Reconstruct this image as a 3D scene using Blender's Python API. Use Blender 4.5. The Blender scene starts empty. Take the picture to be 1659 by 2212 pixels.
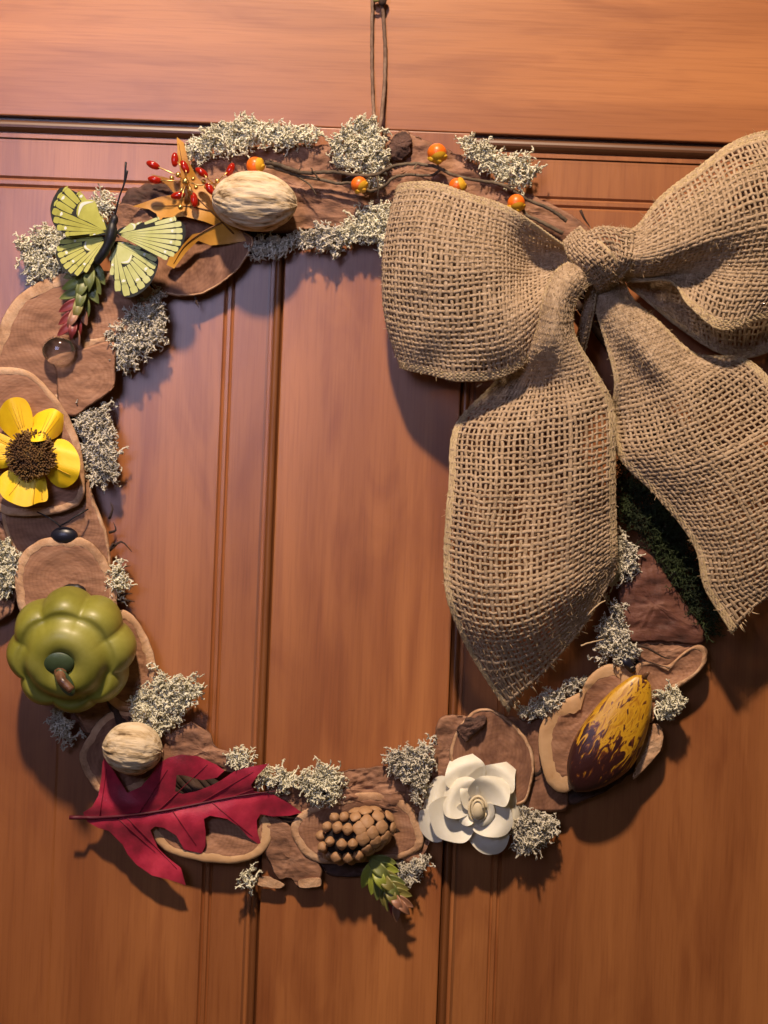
import bpy, math, random
import numpy as np
from mathutils import Vector, Matrix, noise
from mathutils.geometry import delaunay_2d_cdt
R = math.radians
random.seed(7); rng = np.random.default_rng(7)
sc = bpy.context.scene
COL = sc.collection

# ------------------------------------------------------------------ camera
S = 0.00025            # metres per unit of the layout grid on the door plane
DIST = 0.75            # camera to door, metres
ROLL = R(2.2)
RT = np.array([math.cos(ROLL), 0, math.sin(ROLL)])
UP = np.array([-math.sin(ROLL), 0, math.cos(ROLL)])
cam = bpy.data.cameras.new('camera'); camo = bpy.data.objects.new('camera', cam); COL.objects.link(camo)
camo.matrix_world = Matrix(((RT[0], UP[0], 0, 0), (0, 0, -1, -DIST), (RT[2], UP[2], 0, 0), (0, 0, 0, 1)))
cam.sensor_fit = 'VERTICAL'; cam.sensor_height = 24
cam.lens = 24 / 2 / ((2212 * S / 2) / DIST)
cam.clip_start = 0.01; cam.clip_end = 50
sc.camera = camo
cam.dof.use_dof = True; cam.dof.focus_distance = DIST - .033; cam.dof.aperture_fstop = 4.5

# ------------------------------------------------------------------ light
w = bpy.data.worlds.new('World'); sc.world = w; w.use_nodes = True
w.node_tree.nodes['Background'].inputs[0].default_value = (0.62, 0.46, 0.25, 1)
w.node_tree.nodes['Background'].inputs[1].default_value = 0.062
def lamp(name, kind, loc, target, power, color, size, sy=None):
    l = bpy.data.lights.new(name, kind); l.energy = power; l.color = color
    if kind == 'AREA':
        l.size = size
        if sy: l.shape = 'RECTANGLE'; l.size_y = sy
    else: l.shadow_soft_size = size
    o = bpy.data.objects.new(name, l); COL.objects.link(o); o.location = loc
    o.rotation_euler = (Vector(target) - Vector(loc)).to_track_quat('-Z', 'Y').to_euler()
    return o
lamp('porch_lamp', 'POINT', (-0.16, -0.92, 1.24), (0, 0, 0), 153, (1.0, 0.77, 0.56), 0.048)
lamp('cool_window_light', 'AREA', (-0.38, -1.05, 0.32), (-0.16, 0, 0.14), 0.42, (0.58, 0.62, 1.0), 0.34, 0.36).data.spread = R(55)
sc.view_settings.view_transform = 'Standard'; sc.view_settings.look = 'None'
sc.view_settings.exposure = 0.0; sc.view_settings.gamma = 1.0; sc.view_settings.use_curve_mapping = False

# ------------------------------------------------------------------ helpers
def P(uvd):
    """layout grid (u right, v down, d out of the door) -> metres"""
    a = np.atleast_2d(np.asarray(uvd, float))
    k = (DIST - a[:, 2] * S) * S / DIST
    x = (a[:, 0] - 829.5) * k; y = -(a[:, 1] - 1106) * k
    p = RT[None] * x[:, None] + UP[None] * y[:, None]
    p[:, 1] = -a[:, 2] * S
    return p
def P1(u, v, d): return P([[u, v, d]])[0]

def newmesh(name, V, F, mats, mi=None, smooth=True):
    me = bpy.data.meshes.new(name)
    me.from_pydata(np.asarray(V).tolist(), [], [tuple(int(i) for i in f) for f in F])
    for m in mats: me.materials.append(m)
    if mi is not None: me.polygons.foreach_set('material_index', mi)
    me.polygons.foreach_set('use_smooth', [smooth] * len(me.polygons))
    me.update(); return me
def link(name, me, parent=None):
    o = bpy.data.objects.new(name, me); COL.objects.link(o)
    if parent: o.parent = parent
    return o
ROOT = {}
def wloc(o):
    l = np.zeros(3)
    while o is not None: l += np.array(o.location); o = o.parent
    return l
class MB:
    def __init__(s): s.V = []; s.F = []; s.n = 0; s.mi = []
    def add(s, V, F, m=0):
        V = np.asarray(V, float); F = np.asarray(F)
        s.V.append(V); s.F.extend((F + s.n).tolist()); s.n += len(V); s.mi.extend([m] * len(F))
    def addl(s, V, F, m=0):
        s.V.append(np.asarray(V, float)); s.F.extend([[i + s.n for i in f] for f in F]); s.n += len(V); s.mi.extend([m] * len(F))
    def build(s, name, mats, parent=None, smooth=True):
        V = np.concatenate(s.V)
        if not isinstance(mats, (list, tuple)): mats = [mats]
        if parent is not None:
            org = wloc(parent); o = link(name, newmesh(name, V - org, s.F, mats, s.mi, smooth), parent)
        else:
            org = V.mean(0); o = link(name, newmesh(name, V - org, s.F, mats, s.mi, smooth)); o.location = org
        return o
def tag(o, label=None, cat=None, group=None, kind=None):
    if label: o['label'] = label
    if cat: o['category'] = cat
    if group: o['group'] = group
    if kind: o['kind'] = kind
    return o
def thing(name, label, cat, uvd, group=None):
    o = bpy.data.objects.new(name, None); COL.objects.link(o); o.location = P1(*uvd)
    o.empty_display_size = 0.01
    return tag(o, label, cat, group)
def crom(p, n, closed=False):
    """Catmull-Rom resample"""
    p = np.asarray(p, float); m = len(p)
    segs = m if closed else m - 1
    t = np.linspace(0, segs, n, endpoint=not closed)
    i = np.minimum(t.astype(int), segs - 1); f = (t - i)[:, None]
    if closed: g = lambda k: p[k % m]
    else:
        pe = np.vstack([2 * p[0] - p[1], p, 2 * p[-1] - p[-2]])
        g = lambda k: pe[np.clip(k + 1, 0, m + 1)]
    a, b, c, d = g(i - 1), g(i), g(i + 1), g(i + 2)
    return .5 * (2 * b + (c - a) * f + (2 * a - 5 * b + 4 * c - d) * f ** 2 + (3 * b - a - 3 * c + d) * f ** 3)
def tube(pts, rad, sides=6, cap=True, flat=1.0, nrm=None):
    pts = np.asarray(pts, float); n = len(pts); rad = np.broadcast_to(rad, (n,))
    T = np.gradient(pts, axis=0); T /= np.linalg.norm(T, axis=1)[:, None] + 1e-12
    ref = np.array([0.13, -1, 0.21]) if nrm is None else nrm
    ref = np.broadcast_to(ref, (n, 3))
    B = np.cross(T, ref); B /= np.linalg.norm(B, axis=1)[:, None] + 1e-9
    N = np.cross(B, T)
    a = np.linspace(0, 2 * np.pi, sides, endpoint=False)
    V = pts[:, None] + rad[:, None, None] * (np.cos(a)[None, :, None] * B[:, None] + flat * np.sin(a)[None, :, None] * N[:, None])
    V = V.reshape(-1, 3)
    i = np.arange(n - 1)[:, None] * sides; j = np.arange(sides)[None]; k = (j + 1) % sides
    F = np.stack([i + j, i + k, i + sides + k, i + sides + j], -1).reshape(-1, 4).tolist()
    if cap: F.append(list(range(sides))[::-1]); F.append([(n - 1) * sides + q for q in range(sides)])
    return V, F
def utube(mb, uvd, r, sides=6, n=None, m=0, jit=0):
    uvd = np.asarray(uvd, float)
    if n: uvd = crom(uvd, n)
    if jit: uvd = uvd + rng.normal(0, jit, uvd.shape)
    r = np.asarray(r, float)
    if r.ndim and len(r) != len(uvd): r = np.interp(np.linspace(0, 1, len(uvd)), np.linspace(0, 1, len(r)), r)
    V, F = tube(P(uvd), r * S, sides); mb.addl(V, F, m)
def nz(p, k=1.0, o=0.0): return noise.noise(Vector((p[0] * k + o, p[1] * k - o, p[2] * k + 2 * o)))
def ellip(nu=24, nv=14):
    V = []; F = []
    for j in range(nv + 1):
        f = math.pi * j / nv
        for i in range(nu):
            t = 2 * math.pi * i / nu; V.append((math.sin(f) * math.cos(t), math.sin(f) * math.sin(t), math.cos(f)))
    for j in range(nv):
        for i in range(nu):
            a, b = j * nu + i, j * nu + (i + 1) % nu; F.append((a, a + nu, b + nu, b))
    return np.array(V), F
def inpoly(x, y, poly):
    c = False; n = len(poly); j = n - 1
    for i in range(n):
        xi, yi = poly[i][0], poly[i][1]; xj, yj = poly[j][0], poly[j][1]
        if (yi > y) != (yj > y) and x < (xj - xi) * (y - yi) / (yj - yi) + xi: c = not c
        j = i
    return c
def sheet(mb, out, depth, thick=2.0, g=12, m=0):
    """thin curved sheet cut to an outline; depth(u,v)->d"""
    pts = [(float(a), float(b)) for a, b in out]; n = len(pts)
    lo = np.min(pts, 0); hi = np.max(pts, 0); ex = []
    arr = np.array(pts)
    for i, x in enumerate(np.arange(lo[0], hi[0], g)):
        for y in np.arange(lo[1], hi[1], g):
            yy = y + (g / 2 if i % 2 else 0)
            if inpoly(x, yy, pts) and np.min(np.hypot(arr[:, 0] - x, arr[:, 1] - yy)) > g * .45: ex.append((x, yy))
    vs = [Vector(p) for p in pts + ex]
    r = delaunay_2d_cdt(vs, [(i, (i + 1) % n) for i in range(n)], [list(range(n))], 1, 1e-4)
    v2, fs = r[0], r[2]; N = len(v2)
    top = np.array([(p.x, p.y, depth(p.x, p.y)) for p in v2]); bot = top - [0, 0, thick]
    ed = {}
    F = []
    for f in fs:
        f = list(f)
        a = sum((v2[f[k]].x * v2[f[(k + 1) % len(f)]].y - v2[f[(k + 1) % len(f)]].x * v2[f[k]].y) for k in range(len(f)))
        if a > 0: f = f[::-1]
        F.append(f); F.append([q + N for q in f[::-1]])
        for k in range(len(f)):
            e = (f[k], f[(k + 1) % len(f)])
            if (e[1], e[0]) in ed: del ed[(e[1], e[0])]
            else: ed[e] = 1
    mb.addl(P(np.vstack([top, bot])), F, m)
    ids = sorted({q for e in ed for q in e}); k = {q: i for i, q in enumerate(ids)}; M_ = len(ids)
    mb.addl(P(np.vstack([top[ids], bot[ids]])), [[k[b], k[a], k[a] + M_, k[b] + M_] for a, b in ed], m)
def dens(out, step=6):
    """densify a straight-edged outline"""
    r = []; n = len(out)
    for i in range(n):
        a = np.array(out[i], float); b = np.array(out[(i + 1) % n], float); k = max(1, int(np.hypot(*(b - a)) / step))
        for q in range(k): r.append(a + (b - a) * q / k)
    return r
def C(px, x0, y0, k=.3307):   # crop pixels to grid
    return [(x0 + a * k, y0 + b * k) for a, b in px]

# ------------------------------------------------------------------ materials
def mat(name, col=None, rough=.6, **kw):
    m = bpy.data.materials.new(name); m.use_nodes = True; b = m.node_tree.nodes['Principled BSDF']
    if col: b.inputs['Base Color'].default_value = (*col, 1)
    b.inputs['Roughness'].default_value = rough
    for k, v in kw.items(): b.inputs[k.replace('_', ' ')].default_value = v
    return m
def nmat(name, cols, scale=60, stretch=(1, 1, 1), rough=.7, detail=5, bump=.3, bscale=None, bdist=.0006, pos=None, rot=None, rings=0, **kw):
    m = mat(name, cols[0], rough, **kw); nt = m.node_tree; N = nt.nodes; L = nt.links; b = N['Principled BSDF']
    tc = N.new('ShaderNodeTexCoord'); mp = N.new('ShaderNodeMapping'); mp.inputs['Scale'].default_value = stretch
    if rot: mp.inputs['Rotation'].default_value = rot
    L.new(tc.outputs['Object'], mp.inputs[0])
    no = N.new('ShaderNodeTexNoise'); no.inputs['Scale'].default_value = scale; no.inputs['Detail'].default_value = detail
    no.inputs['Roughness'].default_value = .62
    L.new(mp.outputs[0], no.inputs[0])
    cr = N.new('ShaderNodeValToRGB'); L.new(no.outputs[0], cr.inputs[0]); e = cr.color_ramp.elements
    if pos is None: pos = [.3 + .4 * i / (len(cols) - 1) for i in range(len(cols))]
    e[0].position = pos[0]; e[0].color = (*cols[0], 1); e[1].position = pos[-1]; e[1].color = (*cols[-1], 1)
    for c, p in list(zip(cols, pos))[1:-1]: q = e.new(p); q.color = (*c, 1)
    L.new(cr.outputs[0], b.inputs['Base Color'])
    if rings:
        le = N.new('ShaderNodeVectorMath'); le.operation = 'LENGTH'; L.new(tc.outputs['Object'], le.inputs[0])
        nr = N.new('ShaderNodeTexNoise'); nr.inputs['Scale'].default_value = 45; L.new(tc.outputs['Object'], nr.inputs[0])
        m1 = N.new('ShaderNodeMath'); m1.operation = 'MULTIPLY_ADD'; L.new(nr.outputs[0], m1.inputs[0]); m1.inputs[1].default_value = .008; L.new(le.outputs['Value'], m1.inputs[2])
        m2 = N.new('ShaderNodeMath'); m2.operation = 'MULTIPLY'; L.new(m1.outputs[0], m2.inputs[0]); m2.inputs[1].default_value = 3200
        m3 = N.new('ShaderNodeMath'); m3.operation = 'SINE'; L.new(m2.outputs[0], m3.inputs[0])
        m4 = N.new('ShaderNodeMapRange'); L.new(m3.outputs[0], m4.inputs[0]); m4.inputs[1].default_value = -1; m4.inputs[2].default_value = .4; m4.inputs[3].default_value = rings; m4.inputs[4].default_value = 0
        mx = N.new('ShaderNodeMix'); mx.data_type = 'RGBA'; mx.blend_type = 'MULTIPLY'; L.new(m4.outputs[0], mx.inputs[0]); L.new(cr.outputs[0], mx.inputs[6]); mx.inputs[7].default_value = (.45, .33, .28, 1)
        L.new(mx.outputs[2], b.inputs['Base Color'])
    if bump:
        n2 = N.new('ShaderNodeTexNoise'); n2.inputs['Scale'].default_value = bscale or scale * 2.5; n2.inputs['Detail'].default_value = 6
        L.new(mp.outputs[0], n2.inputs[0]); bp = N.new('ShaderNodeBump'); bp.inputs['Strength'].default_value = bump
        bp.inputs['Distance'].default_value = bdist; L.new(n2.outputs[0], bp.inputs['Height']); L.new(bp.outputs[0], b.inputs['Normal'])
    return m
def door_wood(name, grain, seed, tint=1.0):
    """varnished wood, grain along 'x' or 'z'"""
    m = mat(name, (.4, .15, .06), .42); nt = m.node_tree; N = nt.nodes; L = nt.links; b = N['Principled BSDF']
    b.inputs['Coat Weight'].default_value = .72; b.inputs['Coat Roughness'].default_value = .37
    b.inputs['Specular IOR Level'].default_value = .5
    tc = N.new('ShaderNodeTexCoord')
    def nse(lo, hi, det, off, dist=0):
        mp = N.new('ShaderNodeMapping'); s = (lo, hi, hi) if grain == 'x' else (hi, hi, lo)
        mp.inputs['Scale'].default_value = s; mp.inputs['Location'].default_value = (seed + off, seed * 2, seed * .7 + off)
        L.new(tc.outputs['Object'], mp.inputs[0]); n = N.new('ShaderNodeTexNoise'); n.inputs['Scale'].default_value = 1
        n.inputs['Detail'].default_value = det; n.inputs['Distortion'].default_value = dist; L.new(mp.outputs[0], n.inputs[0]); return n.outputs[0]
    def ramp(i, a, ca, c, cc):
        r = N.new('ShaderNodeValToRGB'); L.new(i, r.inputs[0]); e = r.color_ramp.elements
        e[0].position = a; e[0].color = (*ca, 1); e[1].position = c; e[1].color = (*cc, 1); return r.outputs[0]
    def mix(t, f, a, c):
        x = N.new('ShaderNodeMix'); x.data_type = 'RGBA'; x.blend_type = t
        if isinstance(f, float): x.inputs[0].default_value = f
        else: L.new(f, x.inputs[0])
        L.new(a, x.inputs[6]); L.new(c, x.inputs[7]); return x.outputs[2]
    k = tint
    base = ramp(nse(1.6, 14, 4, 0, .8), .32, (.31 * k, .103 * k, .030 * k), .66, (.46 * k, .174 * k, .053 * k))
    streak = ramp(nse(1.8, 62, 7, 5, .9), .30, (.66, .56, .50), .60, (1, 1, 1))
    blot = ramp(nse(7, 34, 6, 9, 1.6), .30, (.66, .54, .50), .52, (1, 1, 1))
    fine = ramp(nse(30, 1000, 3, 13), .34, (.78, .72, .68), .52, (1, 1, 1))
    c = mix('MULTIPLY', .5, base, streak); c = mix('MULTIPLY', .7, c, blot); c = mix('MULTIPLY', .55, c, fine)
    L.new(c, b.inputs['Base Color'])
    bp = N.new('ShaderNodeBump'); bp.inputs['Strength'].default_value = .16; bp.inputs['Distance'].default_value = .0004
    L.new(nse(16, 700, 3, 3), bp.inputs['Height']); L.new(bp.outputs[0], b.inputs['Normal'])
    return m
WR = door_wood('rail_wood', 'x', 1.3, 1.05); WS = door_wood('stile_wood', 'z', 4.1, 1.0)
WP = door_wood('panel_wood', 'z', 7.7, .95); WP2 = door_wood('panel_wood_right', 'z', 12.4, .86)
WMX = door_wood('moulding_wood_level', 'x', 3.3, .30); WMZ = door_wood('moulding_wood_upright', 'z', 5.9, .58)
FACE = nmat('cut_wood_face', [(.19, .085, .045), (.32, .155, .085), (.42, .225, .135)], 55, (1, 1, 3.2), .8, detail=9, bump=.7, bscale=150, rings=.2, rot=(0, .5, 0))
FACE2 = nmat('cut_wood_face_dark', [(.14, .058, .032), (.24, .11, .06), (.33, .165, .095)], 70, (3, 1, 1), .8, detail=9, bump=.7, bscale=150, rings=.2, rot=(0, .4, 0))
RIM = nmat('wood_rim', [(.22, .11, .055), (.50, .29, .16), (.64, .42, .26)], 85, (1, 1, 1), .85, detail=10, bump=.9, bscale=330, bdist=.0009)
PALE = nmat('pale_wood', [(.30, .15, .065), (.50, .29, .14), (.58, .37, .20)], 40, (1, 1, 1), .72, bump=.25, bscale=500, pos=[.25, .45, .7])
BARK = nmat('bark', [(.10, .044, .025), (.26, .125, .070), (.40, .215, .13)], 60, (1, 1, 2.4), .82, bump=.8, bscale=170, bdist=.001, rot=(0, .2, 0))
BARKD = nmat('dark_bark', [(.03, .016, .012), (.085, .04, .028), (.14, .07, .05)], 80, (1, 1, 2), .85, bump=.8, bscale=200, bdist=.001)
REDBARK = nmat('shaded_reddish_bark', [(.05, .018, .012), (.13, .045, .028), (.18, .075, .045)], 45, (1, 1, 2.5), .7, bump=.6, bscale=150, bdist=.001)  # colour darkened to carry the shade of the right ribbon tail
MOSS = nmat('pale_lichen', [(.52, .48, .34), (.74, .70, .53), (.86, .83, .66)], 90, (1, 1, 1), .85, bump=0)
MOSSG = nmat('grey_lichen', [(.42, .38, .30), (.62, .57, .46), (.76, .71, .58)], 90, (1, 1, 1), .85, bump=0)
JUTE = nmat('jute', [(.25, .17, .10), (.385, .272, .172), (.49, .365, .245)], 330, (1, 1, 1), .88, bump=.5, bscale=1800, bdist=.0004)
JUTES = nmat('jute_selvage', [(.32, .23, .12), (.46, .34, .19), (.56, .43, .26)], 300, (1, 1, 1), .88, bump=.5, bscale=1800, bdist=.0004)
FIBRE = mat('jute_fibre', (.50, .36, .21), .8)
GREENM = nmat('green_moss', [(.008, .012, .004), (.02, .032, .008), (.05, .075, .018)], 60, rough=.9, bump=0)
VINE = nmat('dark_vine', [(.018, .010, .007), (.045, .022, .013), (.08, .042, .026)], 100, rough=.85, bump=.6, bscale=300)
TWIG = nmat('grey_brown_twig', [(.045, .030, .018), (.10, .068, .040), (.17, .125, .078)], 120, rough=.8, bump=.6, bscale=400)
CORD = nmat('brown_cord', [(.10, .055, .035), (.20, .12, .08), (.30, .20, .14)], 130, rough=.85, bump=.5, bscale=600)
BLACK = mat('black_wire', (.008, .007, .010), .5)
NAVY = mat('dark_navy_bead', (.012, .012, .022), .35)

# ------------------------------------------------------------------ door
Z = lambda x, z, d: (x * S, -d * S, z * S)      # door's own grid
XL, XR, XB, XT = -235, 155, -1500, 1250         # stile edges
TOP = 825; BOT = -1500; LEFT = -1250; RIGHT = 1250
door = bpy.data.objects.new('wooden_door', None); COL.objects.link(door); door.location = Z(0, BOT, 0)
tag(door, 'varnished reddish brown panelled wooden door behind the wreath', 'door')
def boxy(name, x0, x1, z0, z1, d0, d1, m, bev=2.5):
    V = []; 
    for (o, d) in ((0, d0), (0, d1 - bev), (bev * .3, d1 - bev * .3), (bev, d1)):
        V += [Z(x0 + o, z0 + o, d), Z(x1 - o, z0 + o, d), Z(x1 - o, z1 - o, d), Z(x0 + o, z1 - o, d)]
    F = [(r * 4 + i, r * 4 + (i + 1) % 4, r * 4 + 4 + (i + 1) % 4, r * 4 + 4 + i) for r in range(3) for i in range(4)] + [(12, 13, 14, 15), (3, 2, 1, 0)]
    mb = MB(); mb.addl(V, F); return mb.build(name, m, door, smooth=False)
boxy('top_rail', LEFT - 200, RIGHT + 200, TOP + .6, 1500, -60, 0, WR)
boxy('centre_stile', XL, XR, BOT, TOP, -60, -.6, WS)
PROF = [(0, -60), (0, -20), (5, -20), (6, -9), (8, -5), (11, -2.5), (15, -1.5), (19, -2.5), (23, -6), (26, -11), (27, -14), (28, -14), (29, -11.5), (36, -11.5), (37, -13), (37.5, -24), (43.5, -24), (43.5, -14)]
def moulding(name, x0, z0, x1, z1, ox, oz, m, sh, sv):
    """mitred strip; the ends run along the corner diagonal. (ox,oz) inward directions at start and end"""
    V = []; n = len(PROF)
    pr_ = PROF if sh == 'level' else [(o, max(d, -14) if o > 30 or 0 < o < 6 else d) for o, d in PROF]
    for (x, z, dx, dz) in ((x0, z0, *ox), (x1, z1, *oz)):
        for o, d in pr_: V.append(Z(x + dx * o, z + dz * o, d))
    F = [(i, i + 1, n + i + 1, n + i) for i in range(n - 1)]
    mb = MB(); mb.addl(V, F); mb.mi = [1 if 10 <= i <= 14 else 0 for i in range(n - 1)]; return mb.build(name, [m, WP], door, smooth=False)
kh, kv = 1.22, .80
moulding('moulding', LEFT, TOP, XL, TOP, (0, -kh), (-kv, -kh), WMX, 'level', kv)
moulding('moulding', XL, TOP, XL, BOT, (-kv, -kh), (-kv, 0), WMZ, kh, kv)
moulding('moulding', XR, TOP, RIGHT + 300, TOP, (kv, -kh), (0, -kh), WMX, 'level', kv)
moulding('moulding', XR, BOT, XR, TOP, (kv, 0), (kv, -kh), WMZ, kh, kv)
def panel(name, x0, x1, z0, z1, m, sl, sr, boards):
    """raised panel: border, two grooves, field"""
    rings = [(38, -14.2), (107, -14.2), (108.5, -17), (111, -19), (113.5, -17), (115, -13.5), (122, -13.5), (123.5, -17), (126, -19), (128.5, -17), (131, -12.5)]
    V = []
    for o, d in rings:
        oh = o * (1.18 if o > 60 else 1.25); ov = o * .99 if o > 60 else o * .85
        V += [Z(x0 + ov * sl, z0, d), Z(x1 - ov * sr, z0, d), Z(x1 - ov * sr, z1 - oh, d), Z(x0 + ov * sl, z1 - oh, d)]
    F = []
    for r in range(len(rings) - 1):
        for i in range(4): F.append((r * 4 + i, r * 4 + (i + 1) % 4, r * 4 + 4 + (i + 1) % 4, r * 4 + 4 + i))
    mb = MB(); mb.addl(V, F); o = mb.build(name, m, door, smooth=False)
    ov = 131 * .99; fx0, fx1, fz = x0 + ov * sl, x1 - ov * sr, z1 - 131 * 1.18
    xs = [fx0] + list(boards) + [fx1]
    for i in range(len(xs) - 1):
        a, b = xs[i], xs[i + 1]; e0 = 0 if i == 0 else 3; e1 = 0 if i == len(xs) - 2 else 3
        V = [Z(a, z0, -13.6 if e0 else -12.5), Z(a + e0, z0, -12.5), Z(b - e1, z0, -12.5), Z(b, z0, -13.6 if e1 else -12.5)]
        V += [Z(a, fz, -13.6 if e0 else -12.5), Z(a + e0, fz, -12.5), Z(b - e1, fz, -12.5), Z(b, fz, -13.6 if e1 else -12.5)]
        mb = MB(); mb.addl(V, [(0, 1, 5, 4), (1, 2, 6, 5), (2, 3, 7, 6)]); mb.build('panel_board', m, o, smooth=False)
    return o
panel('raised_panel', LEFT, XL, BOT, TOP, WP, 1, 1, [-688])
panel('raised_panel', XR, RIGHT + 300, BOT, TOP, WP2, 1, 1, [])

# ------------------------------------------------------------------ wreath base
wr = thing('vine_wreath_ring', 'dark vine ring with green moss, seen between the two ribbon tails', 'wreath ring', (770, 1800, 10))
RC = (775, 1110); RM = 668
def ringpt(a, r, d): return (RC[0] + r * math.cos(a), RC[1] + 1.035 * r * math.sin(a), d)
for q in range(9):
    mb = MB(); ph = q * .7; k = random.choice([5, 6, 7, 9]); pts = []
    for i in range(161):
        a = 2 * math.pi * i / 160; rr = 24 + 6 * math.sin(q)
        pts.append(ringpt(a, RM + rr * math.cos(k * a + ph), 11 + 6 * math.sin(k * a + ph)))
    utube(mb, pts, 7 + 2 * (q % 3), 6, jit=1.2); mb.build('vine', VINE, wr)
mb = MB()
thorns = [((238, 1188, 30), (262, 1170, 34), (285, 1192, 36)), ((240, 1240, 30), (262, 1226, 40), (282, 1222, 44)), ((245, 1255, 28), (268, 1248, 36), (288, 1250, 38)),
          ((245, 1300, 25), (268, 1296, 38), (292, 1300, 42)), ((250, 1292, 25), (266, 1284, 38), (286, 1282, 42)), ((236, 1120, 30), (243, 1100, 36), (238, 1085, 36)),
          ((236, 1150, 30), (250, 1145, 36), (245, 1128, 36)), ((236, 1190, 30), (244, 1175, 36), (252, 1178, 36)), ((420, 635, 20), (425, 655, 24), (430, 664, 24)),
          ((1254, 454, 60), (1262, 472, 60), (1276, 492, 55)), ((1376, 1394, 60), (1400, 1400, 66), (1430, 1418, 60), (1452, 1424, 62))]
for t in thorns:
    mb = MB(); utube(mb, t, [3.4, 2.4, .6], 5, 7); mb.build('thorn', VINE, wr)


def sprouts(n=14, curl=.9, nb=9, rad=.085):
    T = []
    for q in range(n):
        r = random.Random(q * 31 + nb); VV = []; FF = []; nn = 0
        def grow(p, d, L, rr, lev):
            nonlocal nn
            pts = [p]; dd = d
            for s in range(3):
                dd = (dd + Vector((r.gauss(0, 1), r.gauss(0, 1), r.gauss(0, 1))) * curl * .38).normalized(); pts.append(pts[-1] + dd * L / 3)
            V, F = tube([tuple(x) for x in pts], np.array([rr, rr * .95, rr * .85, rr * .6]), 3, cap=False)
            VV.append(V); FF.extend([[i + nn for i in f] for f in F]); nn += len(V)
            if lev < 3:
                for s in range(2 if lev else 3):
                    grow(pts[r.choice([2, 3])], (dd + Vector((r.gauss(0, 1), r.gauss(0, 1), r.gauss(0, 1))) * .8).normalized(), L * r.uniform(.6, .9), rr * .85, lev + 1)
                    if len(VV) > nb: return
        grow(Vector((0, 0, 0)), Vector((0, 0, 1)), .55, rad, 0)
        T.append((np.concatenate(VV), np.array(FF)))
    return T
SPR = sprouts(24, 1.6, 13, .10); FUZZ = sprouts(10, .7, 5, .045)
def scatter(mb, T, pts, size, outward=.5):
    for (u, v, d) in pts:
        V, F = T[rng.integers(len(T))]
        a = Vector((rng.normal(0, 1), rng.normal(0, 1) - outward * 1.2, rng.normal(0, 1)))
        q = a.to_track_quat('Z', 'Y').to_matrix() @ Matrix.Rotation(rng.uniform(0, 6.28), 3, 'Z')
        s = size * S * rng.uniform(.6, 1.55)
        mb.add(V @ np.array(q).T * s + P1(u, v, d), F)
def polyarea(p): p = np.array(p); q = np.roll(p, -1, 0); return abs((p[:, 0] * q[:, 1] - q[:, 0] * p[:, 1]).sum()) / 2
def polypts(poly, n):
    p = np.array(poly); lo = p.min(0); hi = p.max(0); r = []
    while len(r) < n:
        x, y = rng.uniform(lo, hi)
        if inpoly(x, y, poly): r.append((x, y))
    return r
gm = MB()
gp = []
for (x, y) in polypts([(1322, 990), (1400, 1040), (1500, 1170), (1560, 1320), (1530, 1385), (1490, 1310), (1405, 1180), (1330, 1100)], 1500): gp.append((x, y, 26 + random.uniform(-10, 24)))
scatter(gm, FUZZ, gp, 22, .8); o = gm.build('moss', GREENM, wr); o['kind'] = 'stuff'

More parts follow.
